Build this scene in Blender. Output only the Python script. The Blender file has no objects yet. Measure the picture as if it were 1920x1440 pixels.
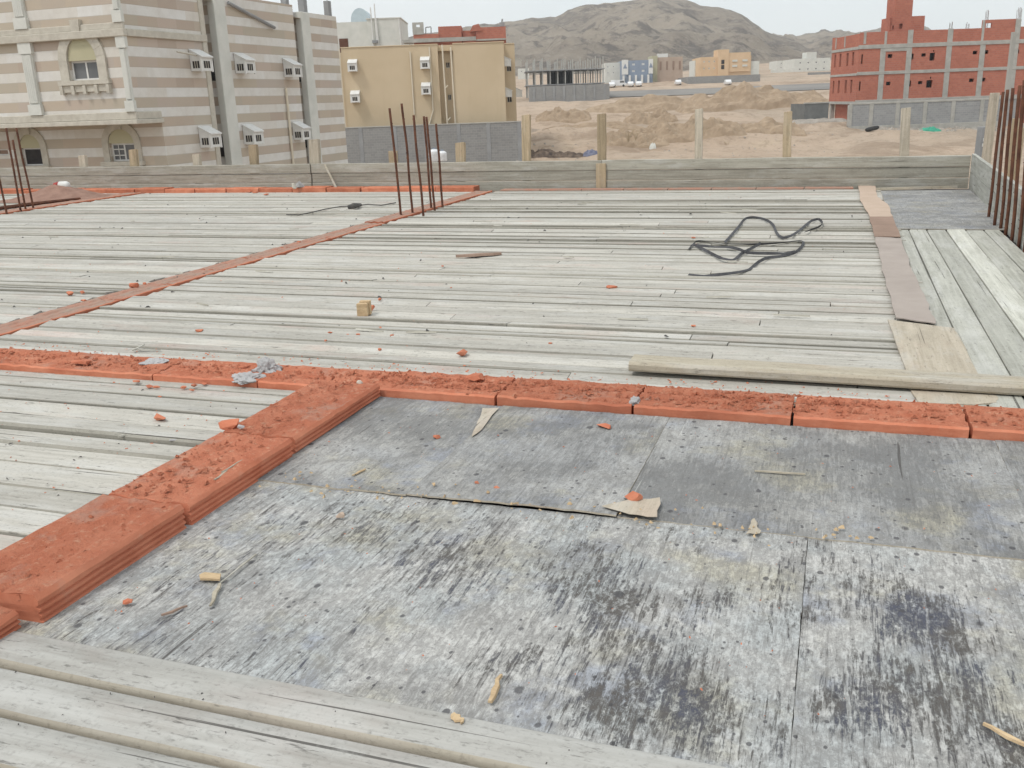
import bpy, bmesh, math, random
from mathutils import Vector, Matrix, noise as mn
R = random.Random(7)
sc = bpy.context.scene
COL = sc.collection
# ------------------------------------------------------------------ camera model
F, PT, RL, YW, EYE = 1773.4, .29053, .03681, .33481, .82
up = Vector((-math.sin(RL)*math.cos(PT), -math.cos(RL)*math.cos(PT), -math.sin(PT)))
fw = (Vector((0, 0, 1)) + up*math.sin(PT)).normalized()
rt = fw.cross(up)
if rt.x < 0: rt = -rt
vv = math.cos(YW)*fw + math.sin(YW)*rt
uu = math.cos(YW)*rt - math.sin(YW)*fw
cam_d = bpy.data.cameras.new('camera')
cam = bpy.data.objects.new('camera', cam_d); COL.objects.link(cam)
cam_d.sensor_width = 36; cam_d.lens = 36*F/1920; cam_d.clip_start = .02; cam_d.clip_end = 6000
cam.matrix_world = Matrix(((uu.x, -uu.y, -uu.z, 0), (vv.x, -vv.y, -vv.z, 0), (up.x, -up.y, -up.z, EYE), (0, 0, 0, 1)))
sc.camera = cam

def ray(px, py):
    d = Vector(((px-960)/F, (py-720)/F, 1))
    return Vector((d.dot(uu), d.dot(vv), d.dot(up)))
def hit(px, py, ax, val):
    d = ray(px, py); o = Vector((0, 0, EYE))
    return o + d*((val-o[ax])/d[ax])
def P(px, py, z=0.): return hit(px, py, 2, z)
HR = Vector((math.cos(YW), math.sin(YW), 0)); HF = Vector((-math.sin(YW), math.cos(YW), 0))
def Q(px, py, dep):                       # heading frame: (r, f, z)
    d = ray(px, py); t = dep/d.dot(HF)
    p = Vector((0, 0, EYE)) + d*t
    return Vector((p.dot(HR), dep, p.z))
def hw(r, f, z): return HR*r + HF*f + Vector((0, 0, z))

# ------------------------------------------------------------------ mesh helpers
class MB:
    def __init__(s): s.v = []; s.f = []; s.t = []; s.m = []
    def poly(s, pts, tone=.5, m=0):
        k = len(s.v); s.v += [Vector(p) for p in pts]; s.f.append(tuple(range(k, k+len(pts)))); s.t.append(tone); s.m.append(m)
    def box(s, x0, x1, y0, y1, z0, z1, tone=.5, m=0):
        s.obox(Vector(((x0+x1)/2, (y0+y1)/2, (z0+z1)/2)), ((x1-x0)/2, (y1-y0)/2, (z1-z0)/2), None, tone, m)
    def obox(s, c, h, rot=None, tone=.5, m=0):
        c = Vector(c); k = len(s.v)
        for sx in (-1, 1):
            for sy in (-1, 1):
                for sz in (-1, 1):
                    p = Vector((sx*h[0], sy*h[1], sz*h[2]))
                    if rot is not None: p = rot @ p
                    s.v.append(c+p)
        for q in ((0,1,3,2),(4,6,7,5),(0,4,5,1),(2,3,7,6),(0,2,6,4),(1,5,7,3)):
            s.f.append(tuple(k+i for i in q)); s.t.append(tone); s.m.append(m)
    def sweep(s, secs, cap=True, tone=.5, closed=True, m=0):
        k = len(s.v); n = len(secs[0])
        for r in secs: s.v += [Vector(p) for p in r]
        for i in range(len(secs)-1):
            for j in range(n if closed else n-1):
                a = k+i*n+j; b = k+i*n+(j+1) % n
                s.f.append((a, b, b+n, a+n)); s.t.append(tone); s.m.append(m)
        if cap:
            s.f.append(tuple(k+j for j in range(n))[::-1]); s.f.append(tuple(k+(len(secs)-1)*n+j for j in range(n)))
            s.t += [tone, tone]; s.m += [m, m]
    def tube(s, path, r, n=8, tone=.5, m=0, wob=0):
        secs = []; path = [Vector(p) for p in path]
        for i, p in enumerate(path):
            d = (path[min(i+1, len(path)-1)]-path[max(i-1, 0)]).normalized()
            a = d.cross(Vector((0, 0, 1)) if abs(d.z) < .9 else Vector((1, 0, 0))).normalized(); b = d.cross(a)
            rr = r[i] if isinstance(r, (list, tuple)) else r
            secs.append([p+a*math.cos(2*math.pi*k/n)*rr*(1+R.uniform(-wob, wob))+b*math.sin(2*math.pi*k/n)*rr for k in range(n)])
        s.sweep(secs, True, tone, True, m)
    def extrude(s, pts, d, tone=.5, m=0):
        d = Vector(d); s.sweep([[Vector(p) for p in pts], [Vector(p)+d for p in pts]], True, tone, True, m)
    def facade(s, o, ax, x0, x1, z0, z1, holes, inw, tone=.5, m=0):
        """wall from point o along ax with real rectangular openings and reveals going in by inw"""
        o = Vector(o); ax = Vector(ax); inw = Vector(inw); Z = Vector((0, 0, 1))
        hs = [(max(a, x0), min(b, x1), max(c, z0), min(d, z1)) for a, b, c, d in holes]
        xs = sorted({x0, x1, *[h[0] for h in hs], *[h[1] for h in hs]}); zs = sorted({z0, z1, *[h[2] for h in hs], *[h[3] for h in hs]})
        pt = lambda x, z: o+ax*x+Z*z
        for i in range(len(xs)-1):
            for j in range(len(zs)-1):
                cx = (xs[i]+xs[i+1])/2; cz = (zs[j]+zs[j+1])/2
                if any(h[0] < cx < h[1] and h[2] < cz < h[3] for h in hs): continue
                s.poly([pt(xs[i], zs[j]), pt(xs[i+1], zs[j]), pt(xs[i+1], zs[j+1]), pt(xs[i], zs[j+1])], tone, m)
        for a, b, c, d in hs:
            q = [pt(a, c), pt(b, c), pt(b, d), pt(a, d)]
            for i in range(4):
                s.poly([q[i], q[(i+1) % 4], q[(i+1) % 4]+inw, q[i]+inw], tone, m)
    def build(s, name, mats, parent=None, top=False, smooth=False, bevel=0, weld=False, origin=None, seg=1):
        me = bpy.data.meshes.new(name)
        org = Vector((0, 0, 0))
        if top:
            xs = [p.x for p in s.v]; ys = [p.y for p in s.v]
            org = Vector(((min(xs)+max(xs))/2, (min(ys)+max(ys))/2, min(p.z for p in s.v)))
        if origin is not None: org = Vector(origin)
        me.from_pydata([p-org for p in s.v], [], s.f)
        a = me.attributes.new('tone', 'FLOAT', 'FACE'); a.data.foreach_set('value', s.t)
        me.polygons.foreach_set('material_index', s.m)
        for q in (mats if isinstance(mats, (list, tuple)) else [mats]): me.materials.append(q)
        bm = bmesh.new(); bm.from_mesh(me)
        if weld or bevel: bmesh.ops.remove_doubles(bm, verts=bm.verts, dist=1e-5)
        bmesh.ops.recalc_face_normals(bm, faces=bm.faces)
        if bevel:
            es = [e for e in bm.edges if len(e.link_faces) == 2 and e.calc_face_angle(0) > .5]
            bmesh.ops.bevel(bm, geom=es, offset=bevel, segments=seg, affect='EDGES', profile=.5, clamp_overlap=True)
        bm.to_mesh(me); bm.free()
        if smooth: me.polygons.foreach_set('use_smooth', [True]*len(me.polygons))
        o = bpy.data.objects.new(name, me); COL.objects.link(o); o.location = org
        if parent: o.parent = parent
        return o
def tag(o, label, cat, group=None):
    o['label'] = label; o['category'] = cat
    if group: o['group'] = group
    return o
def struct(o, kind='structure'): o['kind'] = kind; return o
def empty(name, loc, rz=0, label=None, cat=None, group=None):
    o = bpy.data.objects.new(name, None); COL.objects.link(o); o.location = loc; o.rotation_euler = (0, 0, rz); o.empty_display_size = .2
    if label: tag(o, label, cat, group)
    return o
def copy_tree(o, parent=None):
    c = o.copy(); COL.objects.link(c); c.parent = parent
    for ch in list(o.children): copy_tree(ch, c)
    return c
def lerp(a, b, t): return a+(b-a)*t
def interp(x, tab):
    if x <= tab[0][0]: return tab[0][1]
    for (a, b), (c, d) in zip(tab, tab[1:]):
        if x <= c: return lerp(b, d, (x-a)/(c-a))
    return tab[-1][1]
ORD = ['first', 'second', 'third', 'fourth', 'fifth', 'sixth', 'seventh', 'eighth', 'ninth', 'tenth', 'eleventh', 'twelfth', 'thirteenth', 'fourteenth']

# ------------------------------------------------------------------ material helpers
class G:
    def __init__(s, name, rough=.85, spec=.25):
        s.m = bpy.data.materials.new(name); s.m.use_nodes = True; s.t = s.m.node_tree; s.t.nodes.clear()
        s.out = s.t.nodes.new('ShaderNodeOutputMaterial'); s.b = s.t.nodes.new('ShaderNodeBsdfPrincipled')
        s.b.inputs['Roughness'].default_value = rough; s.b.inputs['Specular IOR Level'].default_value = spec
        s.t.links.new(s.b.outputs[0], s.out.inputs[0]); s._c = {}
    def set(s, sock, v):
        if isinstance(v, bpy.types.NodeSocket): s.t.links.new(v, sock)
        elif isinstance(v, (tuple, list)): sock.default_value = (*v, 1) if len(v) == 3 and sock.type == 'RGBA' else v
        else: sock.default_value = v
    def node(s, t, **at):
        n = s.t.nodes.new(t)
        for k, v in at.items(): setattr(n, k, v)
        return n
    def math(s, op, a, b=0., clamp=False):
        n = s.node('ShaderNodeMath', operation=op, use_clamp=clamp); s.set(n.inputs[0], a); s.set(n.inputs[1], b); return n.outputs[0]
    def co(s, tone=False):
        key = ('co', tone)
        if key in s._c: return s._c[key]
        tc = s.node('ShaderNodeTexCoord').outputs['Object']
        oi = s.node('ShaderNodeObjectInfo').outputs['Random']
        v = s.node('ShaderNodeVectorMath', operation='ADD'); s.t.links.new(tc, v.inputs[0])
        k = s.math('MULTIPLY', oi, 53.)
        if tone: k = s.math('ADD', k, s.math('MULTIPLY', s.tone(), 91.))
        s.t.links.new(k, v.inputs[1]); s._c[key] = v.outputs[0]
        return v.outputs[0]
    def rawco(s): return s.node('ShaderNodeTexCoord').outputs['Object']
    def tone(s):
        if 'tone' not in s._c: s._c['tone'] = s.node('ShaderNodeAttribute', attribute_name='tone').outputs['Fac']
        return s._c['tone']
    def sc(s, v, scale):
        n = s.node('ShaderNodeVectorMath', operation='MULTIPLY'); s.t.links.new(v, n.inputs[0]); n.inputs[1].default_value = scale; return n.outputs[0]
    def noise(s, v, scale=5., detail=4., rough=.55, dist=0.):
        n = s.node('ShaderNodeTexNoise'); s.t.links.new(v, n.inputs['Vector'])
        for k, q in (('Scale', scale), ('Detail', detail), ('Roughness', rough), ('Distortion', dist)): n.inputs[k].default_value = q
        return n.outputs['Fac']
    def vor(s, v, scale=5., feature='F1', out='Distance', rnd=1.):
        n = s.node('ShaderNodeTexVoronoi', feature=feature); s.t.links.new(v, n.inputs['Vector']); n.inputs['Scale'].default_value = scale
        n.inputs['Randomness'].default_value = rnd
        return n.outputs[out]
    def ramp(s, f, stops, interp='LINEAR'):
        n = s.node('ShaderNodeValToRGB'); s.set(n.inputs[0], f); cr = n.color_ramp; cr.interpolation = interp
        while len(cr.elements) < len(stops): cr.elements.new(.5)
        for e, (p, c) in zip(cr.elements, stops):
            e.position = p; e.color = (c, c, c, 1) if not isinstance(c, (tuple, list)) else (*c, 1)
        return n.outputs[0]
    def step(s, f, a, b):
        n = s.node('ShaderNodeMapRange'); s.set(n.inputs[0], f); n.inputs[1].default_value = a; n.inputs[2].default_value = b; return n.outputs[0]
    def mix(s, f, a, b, blend='MIX'):
        n = s.node('ShaderNodeMix', data_type='RGBA', blend_type=blend); s.set(n.inputs[0], f); s.set(n.inputs[6], a); s.set(n.inputs[7], b); return n.outputs[2]
    def sep(s, v):
        n = s.node('ShaderNodeSeparateXYZ'); s.t.links.new(v, n.inputs[0]); return n.outputs
    def comb(s, x, y, z):
        n = s.node('ShaderNodeCombineXYZ')
        for i, q in enumerate((x, y, z)): s.set(n.inputs[i], q)
        return n.outputs[0]
    def bump(s, h, strength=.5, dist=.01):
        n = s.node('ShaderNodeBump'); n.inputs['Strength'].default_value = strength; n.inputs['Distance'].default_value = dist
        s.t.links.new(h, n.inputs['Height']); s.t.links.new(n.outputs[0], s.b.inputs['Normal'])
    def done(s, color, rough=None):
        s.set(s.b.inputs['Base Color'], color)
        if rough is not None: s.set(s.b.inputs['Roughness'], rough)
        return s.m

def wood(name, ax, light, dark, var=.35, speck=.5, dust=.0, cement=0., bumpd=.003, tone=True, fs=1.):
    g = G(name, .9, .15); v = g.co(tone)
    st = lambda a, b: g.sc(v, tuple((a if 'xyz'[i] == ax else b)*fs for i in range(3)))
    grain = g.noise(st(2.2, 55), 1, 6, .6, .4)
    fine = g.noise(st(9, 240), 1, 4, .6)
    blot = g.noise(st(4, 9), 1, 5, .6)
    c = g.mix(g.step(grain, .35, .68), dark, light)
    c = g.mix(g.math('MULTIPLY', g.step(fine, .5, .8), .35), c, tuple(x*.55 for x in dark))
    c = g.mix(g.math('MULTIPLY', g.step(blot, .42, .75), .5), c, tuple(x*1.06 for x in light))
    c = g.mix(g.math('MULTIPLY', g.step(g.noise(st(3.1, 6.5), 1.7, 3), .58, .72), .35), c, tuple(x*.62 for x in light))
    if cement:
        c = g.mix(g.math('MULTIPLY', g.step(g.noise(st(2.5, 10), 1.3, 6, .65), .5, .62), cement), c, (.55, .55, .53))
    if dust:
        d = g.math('MULTIPLY', g.step(g.noise(st(1.8, 4), 1.1, 5, .65), .56, .72), dust)
        c = g.mix(d, c, (.47, .25, .2))
    sp = g.noise(st(13, 75), 1, 5, .72)
    c = g.mix(g.math('MULTIPLY', g.step(sp, .60, .68), speck*1.2), c, (.085, .08, .072))
    sp2 = g.noise(st(45, 110), 1, 4, .7)
    c = g.mix(g.math('MULTIPLY', g.step(sp2, .60, .68), speck*.7), c, (.11, .105, .095))
    crack = g.noise(st(1.1, 75), 1, 3, .5, .3)
    ck = g.step(crack, .69, .72)
    c = g.mix(g.math('MULTIPLY', ck, .8), c, (.05, .045, .04))
    if tone:
        k = g.math('ADD', g.math('MULTIPLY', g.tone(), var), 1-var/2)
        c = g.mix(1., c, g.comb(k, k, k), 'MULTIPLY')
    gr2 = g.noise(g.sc(v, (1, 1, 1)), 120*fs, 4, .72)
    c = g.mix(g.math('MULTIPLY', g.step(gr2, .53, .70), .32), c, tuple(x*.5 for x in dark))
    c = g.mix(g.math('MULTIPLY', g.step(g.noise(v, 34*fs, 5, .7), .56, .68), .3), c, tuple(x*1.12 for x in light))
    h = g.math('ADD', g.math('MULTIPLY', grain, .6), g.math('SUBTRACT', g.math('MULTIPLY', gr2, .4), g.math('MULTIPLY', ck, .5)))
    g.bump(h, .6, bumpd)
    return g.done(c)
M = {}
M['deck_x'] = wood('weathered deck wood', 'x', (.485, .467, .422), (.37, .354, .316), .26, .65, .26, .35, .002)
M['deck_y'] = wood('weathered board wood', 'y', (.50, .50, .45), (.33, .33, .29), .45, .4, .0, .35, .002)
M['front_x'] = wood('grey foreground plank wood', 'x', (.44, .435, .41), (.32, .31, .285), .12, .6, .1, .35, .002, True, .8)
M['wane'] = wood('brown waney plank edge', 'x', (.41, .375, .31), (.29, .26, .21), .1, .5, .1, .1, .003, True, .8)
M['plank_edge'] = wood('dirty plank edge with painted gap shade', 'x', (.35, .335, .29), (.245, .232, .20), .4, .5, .1, .1, .002)  # dirt tone, darkened to paint in the shade of the gaps between planks
M['edge_x'] = wood('edge board wood', 'x', (.41, .392, .335), (.27, .253, .212), .35, .3, 0, .3, .002)
M['edge_y'] = wood('edge board wood across', 'y', (.42, .42, .38), (.28, .28, .25), .3, .3, 0, .35, .002)
M['stake'] = wood('stake wood', 'z', (.48, .38, .26), (.30, .24, .16), .5, .3, 0, .1, .002)
M['stake_pale'] = wood('pale stake wood', 'z', (.55, .49, .40), (.38, .33, .26), .3, .3, 0, .1, .002)
M['beam_x'] = wood('fresh beam wood', 'x', (.48, .435, .345), (.34, .30, .235), .15, .5, .1, .3, .002)
M['raw'] = wood('raw split wood', 'x', (.60, .46, .29), (.42, .30, .18), .2, .2, 0, 0, .001)
M['rawply'] = wood('bare plywood', 'y', (.50, .445, .36), (.38, .335, .265), .12, .4, .15, .25, .001)

STAINS = [((lambda p: (p.x, p.y))(P(a, b)), r, k) for a, b, r, k in ((1180, 1150, .17, .26), (1250, 1270, .15, .26), (1090, 1090, .15, .2), (960, 1240, .12, .18), (1720, 1150, .14, .24), (1660, 1300, .13, .22), (1800, 1240, .14, .2), (1330, 1340, .10, .2), (1490, 1150, .07, .24), (820, 1060, .16, .13), (690, 1000, .14, .12), (400, 1060, .2, .1), (1350, 1120, .08, .2), (1560, 1330, .08, .15), (1880, 1380, .15, .22), (1100, 1330, .10, .2))]
def plywood(name, worn):
    g = G(name, .75, .25); v = g.co()
    st = lambda a, b: g.sc(v, (b, a, b))
    streak = g.noise(st(7, 52), 1, 7, .74, 1.0)
    streak2 = g.noise(st(18, 120), 1, 5, .75, .6)
    patch = g.noise(v, 3.1, 5, .62, .5)
    mott = g.noise(st(52, 105), 1, 9, .82, .3)
    mot2 = g.noise(st(8, 20), 1, 8, .76, .6)
    gran = g.noise(v, 210, 4, .7)
    A = (.51, .505, .485) if worn else (.43, .427, .41)
    B = (.43, .45, .45) if worn else (.37, .375, .375)
    light = g.mix(g.step(g.noise(v, 5.5, 4, .6, .4), .42, .6), A, B)
    light = g.mix(g.math('MULTIPLY', g.step(g.noise(v, 4.2, 5, .65), .54, .66), .7), light, (.43, .40, .30))
    light = g.mix(g.math('MULTIPLY', g.step(g.noise(v, 6.1, 4, .65), .55, .66), .75), light, (.29, .315, .37))
    light = g.mix(g.math('MULTIPLY', g.step(g.noise(v, 4.7, 6, .7, .8), .50, .60), .5), light, (.25, .247, .24))
    light = g.mix(g.math('MULTIPLY', g.step(g.noise(v, 150, 5, .75), .55, .64), .5), light, (.12, .118, .115))
    lin = g.noise(st(2.5, 170), 1, 4, .7, .3)
    light = g.mix(g.math('MULTIPLY', g.step(lin, .56, .66), .45), light, (.15, .145, .14))
    light = g.mix(g.step(g.math('ADD', g.math('MULTIPLY', mott, .7), g.math('MULTIPLY', mot2, .3)), .465, .535), g.mix(.5 if worn else .5, light, (.16, .155, .15)), light)
    light = g.mix(g.math('MULTIPLY', g.step(mott, .56, .70), .6), light, (.58, .59, .585))
    light = g.mix(g.math('MULTIPLY', g.step(gran, .55, .75), .3), light, (.14, .135, .13))
    if worn:
        fst = g.noise(st(11, 150), 1, 8, .8, .5)
        w = g.math('ADD', g.math('ADD', g.math('MULTIPLY', fst, .95), g.math('MULTIPLY', streak, .45)), g.math('ADD', g.math('MULTIPLY', patch, .45), g.math('MULTIPLY', mot2, .5)))
        pos = g.node('ShaderNodeNewGeometry').outputs['Position']
        for (cx_, cy_), rad_, amt in STAINS:                      # where the film has worn through
            dv = g.node('ShaderNodeVectorMath', operation='DISTANCE'); g.t.links.new(pos, dv.inputs[0]); dv.inputs[1].default_value = (cx_, cy_, 0)
            mr = g.node('ShaderNodeMapRange', interpolation_type='SMOOTHSTEP'); g.set(mr.inputs[0], dv.outputs['Value']); mr.inputs[1].default_value = rad_*1.15; mr.inputs[2].default_value = 0
            mr.inputs[3].default_value = 0; mr.inputs[4].default_value = amt*.6; w = g.math('ADD', w, mr.outputs[0])
        dk = g.step(w, 1.255, 1.35)
        dk = g.math('MULTIPLY', dk, g.math('SUBTRACT', 1., g.math('MULTIPLY', g.step(mott, .47, .58), .85)))
        w2 = g.math('ADD', g.math('MULTIPLY', streak2, .62), g.math('MULTIPLY', mot2, .5))
        dk2 = g.step(w2, .565, .64)
    else:
        w = g.math('ADD', g.math('MULTIPLY', mott, .8), g.math('ADD', g.math('MULTIPLY', patch, .6), g.math('MULTIPLY', streak2, .4)))
        dk = g.math('MULTIPLY', g.step(w, .90, 1.0), .85)
        dk2 = g.math('MULTIPLY', g.step(streak, .50, .62), .55)
    dcol = g.mix(g.step(g.noise(v, 9, 3, .6), .45, .6), (.088, .078, .07), (.062, .066, .095)) if worn else (.15, .15, .148)
    c = g.mix(g.math('MULTIPLY', dk2, .6), light, (.19, .185, .178))
    c = g.mix(g.math('MULTIPLY', dk, .9), c, dcol)
    # round drops left by form oil and cement, three sizes
    for sca, lo, keep in ((52, .16, .45), (30, .17, .5), (13, .12, .55)):
        vd = g.node('ShaderNodeTexVoronoi'); g.t.links.new(g.sc(v, (1, .8, .2)), vd.inputs['Vector']); vd.inputs['Scale'].default_value = sca
        rr = g.sep(vd.outputs['Color'])[0]
        lim = g.math('MULTIPLY', g.math('SUBTRACT', rr, keep, True), lo*2.4)
        wob = g.math('ADD', vd.outputs['Distance'], g.math('MULTIPLY', g.math('SUBTRACT', mott, .5), .12))
        dot = g.step(g.math('SUBTRACT', lim, wob), -.02, .03)
        c = g.mix(g.math('MULTIPLY', dot, .8), c, (.075, .073, .078))
    scr = g.noise(g.sc(v, (95, 5, 5)), 1, 3, .6, 1.5)
    c = g.mix(g.math('MULTIPLY', g.step(scr, .70, .73), .5), c, (.60, .60, .57))
    cr = g.noise(st(1.2, 34), 1, 3, .5, .25)
    ck = g.step(cr, .735, .745)
    c = g.mix(g.math('MULTIPLY', ck, .7), c, (.06, .055, .05))
    h = g.math('SUBTRACT', g.math('ADD', g.math('MULTIPLY', streak, .5), g.math('MULTIPLY', mott, .6)), g.math('ADD', g.math('MULTIPLY', dk, .5), ck))
    g.bump(h, .8, .0024)
    return g.done(c, g.math('ADD', g.math('MULTIPLY', dk, -.2), .82))
M['ply_worn'] = plywood('worn film plywood', True)
M['ply_grey'] = plywood('grey film plywood', False)

def clay(name, top):
    g = G(name, .92, .12); v = g.co()
    n1 = g.noise(v, 9, 7, .68); n2 = g.noise(v, 85, 6, .75); n3 = g.noise(g.sc(v, (1, 1, 6)), 5, 4, .6)
    c = g.mix(g.step(n1, .36, .66), (.465, .157, .09), (.565, .228, .14))
    if top:
        n4 = g.noise(v, 26, 7, .75)
        c = g.mix(g.math('MULTIPLY', g.step(n4, .50, .62), .6), c, (.43, .14, .082))
        c = g.mix(g.math('MULTIPLY', g.step(g.noise(v, 41, 6, .75), .55, .66), .7), c, (.60, .34, .23))
        c = g.mix(g.math('MULTIPLY', g.step(n2, .58, .70), .6), c, (.30, .095, .056))
        c = g.mix(g.math('MULTIPLY', g.step(g.noise(v, 5.5, 6, .68), .55, .70), .65), c, (.44, .30, .24))
        g.bump(g.math('ADD', g.math('MULTIPLY', n2, 1.2), g.math('MULTIPLY', n4, 1.6)), 1., .007)
    else:
        c = g.mix(g.math('MULTIPLY', g.step(n3, .48, .66), .4), c, (.29, .085, .052))
        c = g.mix(g.math('MULTIPLY', g.step(g.noise(v, 22, 5, .7), .58, .7), .5), c, (.48, .25, .175))
        g.bump(g.math('ADD', g.math('MULTIPLY', n2, .6), n1), .6, .003)
    k = g.math('ADD', g.math('MULTIPLY', g.node('ShaderNodeObjectInfo').outputs['Random'], .25), .88)
    c = g.mix(1., c, g.comb(k, k, k), 'MULTIPLY')
    return g.done(c)
M['clay'] = clay('fired red clay', False); M['clay_top'] = clay('crumbly red clay dust', True)

def simple(name, a, b, scale=8., rough=.85, bump=.0, bscale=None, spec=.25, metallic=0.):
    g = G(name, rough, spec); v = g.co()
    n = g.noise(v, scale, 6, .62, .2); c = g.mix(g.step(n, .32, .7), a, b)
    if bump: g.bump(g.noise(v, bscale or scale*3, 6, .65), .6, bump)
    g.b.inputs['Metallic'].default_value = metallic
    return g.done(c)
M['dusty'] = simple('brick and cement dust', (.38, .185, .13), (.31, .245, .20), 9, .95, .005, 60)
M['mortar'] = simple('grey mortar', (.34, .33, .33), (.46, .46, .46), 20, .95, .008, 60)
M['rust'] = simple('rusted steel', (.075, .035, .025), (.17, .075, .045), 18, .85, .0015, 160)
M['strap'] = simple('black webbing', (.045, .045, .05), (.085, .085, .09), 30, .7, .001, 300)
M['wire'] = simple('dark wire', (.07, .07, .07), (.13, .12, .11), 30, .7)
M['card_tan'] = simple('tan fibre sheet', (.44, .34, .265), (.51, .40, .32), 5, .95, .001, 120)
M['card_brown'] = simple('brown fibre sheet', (.25, .175, .135), (.32, .225, .175), 5, .95, .001, 120)
M['card_grey'] = simple('grey brown fibre sheet', (.33, .285, .255), (.40, .35, .315), 5, .95, .001, 120)
M['concrete'] = simple('raw concrete', (.33, .325, .30), (.45, .44, .41), 1.6, .9, .01, 8)
M['conc_dark'] = simple('grey concrete', (.24, .245, .25), (.33, .335, .34), .8, .9, .01, 8)
M['white'] = simple('white paint', (.62, .62, .60), (.74, .74, .72), 4, .6)
M['offwhite'] = simple('off white plaster', (.56, .57, .53), (.66, .66, .62), 1.2, .85, .004, 20)
M['dark'] = simple('dark interior', (.03, .027, .027), (.05, .045, .045), 3, .8)
M['glass'] = simple('window glass', (.10, .105, .11), (.16, .165, .17), 1.2, .15, spec=.5)
M['pipe'] = simple('cream plastic pipe', (.60, .54, .43), (.66, .60, .49), 3, .6)
M['trim'] = simple('carved limestone', (.45, .42, .36), (.57, .54, .47), 3.5, .9, .012, 18)
M['shed'] = simple('dark damp block', (.135, .14, .14), (.19, .195, .19), 1.2, .95, .02, 5)
M['slate'] = simple('blue plaster', (.22, .27, .35), (.27, .32, .40), .6, .85)
M['tan'] = simple('tan plaster', (.40, .31, .245), (.47, .37, .30), .6, .85)
M['orange'] = simple('orange cream plaster', (.60, .43, .27), (.68, .50, .33), .5, .85)
M['olive'] = simple('olive plaster', (.42, .40, .27), (.48, .45, .31), .5, .85)
M['paint_w'] = simple('white car paint', (.68, .69, .70), (.74, .75, .76), 2, .3, spec=.5)
M['tyre'] = simple('black rubber', (.03, .03, .03), (.05, .05, .05), 5, .85)
M['bluebag'] = simple('blue plastic sheet', (.10, .11, .17), (.22, .23, .30), 3, .6)
M['green'] = simple('green netting', (.04, .26, .17), (.07, .36, .25), 6, .7)
M['tank'] = simple('white plastic tank', (.66, .68, .70), (.76, .78, .80), 3, .5)
M['trash'] = simple('dark rubbish', (.07, .055, .05), (.22, .17, .13), 2.2, .95, .05, 6)
M['dug'] = simple('dug dark sand', (.30, .228, .16), (.42, .325, .235), 1.1, .95, .12, 3.5)
M['dirtpile'] = simple('red brown dirt', (.22, .13, .10), (.32, .20, .155), 9, .95, .01, 60)
M['bluewall'] = simple('pale blue tin', (.45, .55, .60), (.52, .62, .67), 2, .5)

def yellow():
    g = G('ochre plaster', .88, .2); v = g.co()
    c = g.mix(g.step(g.noise(v, .35, 5, .6), .35, .7), (.53, .43, .295), (.58, .475, .335))
    st = g.noise(g.sc(v, (1.6, 1.6, .12)), 1, 5, .6)
    c = g.mix(g.math('MULTIPLY', g.step(st, .55, .75), .25), c, (.43, .33, .20))
    g.bump(g.noise(v, 12, 5, .6), .3, .01)
    return g.done(c)
M['yellow'] = yellow()
def blocks(name, c1, c2, cm, sx, sy, mort=.02, stain=.3, axis=None):
    g = G(name, .92, .15); v = g.rawco(); s = g.sep(v)
    br = g.node('ShaderNodeTexBrick'); g.t.links.new(g.comb(g.math('ADD', s[0], s[1]), s[2], 0.), br.inputs['Vector'])
    br.inputs['Scale'].default_value = 1; br.inputs['Brick Width'].default_value = sx; br.inputs['Row Height'].default_value = sy
    br.inputs['Mortar Size'].default_value = mort; br.inputs['Color1'].default_value = (*c1, 1); br.inputs['Color2'].default_value = (*c2, 1); br.inputs['Mortar'].default_value = (*cm, 1)
    n = g.noise(v, .5, 5, .6); c = g.mix(g.math('MULTIPLY', g.step(n, .45, .7), stain), br.outputs[0], tuple(x*.72 for x in c1))
    c = g.mix(g.math('MULTIPLY', g.step(g.noise(v, 3, 5, .65), .55, .75), .3), c, tuple(x*1.2 for x in c2))
    g.bump(g.math('ADD', br.outputs['Fac'], g.math('MULTIPLY', g.noise(v, 9, 5), -.8)), .5, -.02)
    return g.done(c)
M['cmu'] = blocks('grey block wall', (.25, .25, .25), (.29, .29, .285), (.33, .325, .31), .42, .21, .015)
M['cmu2'] = blocks('pale grey block wall', (.28, .285, .29), (.33, .335, .34), (.36, .36, .35), .42, .21, .015)
M['brick'] = blocks('red brick wall', (.41, .148, .105), (.475, .182, .125), (.38, .21, .165), .35, .2, .012, .35)

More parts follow.
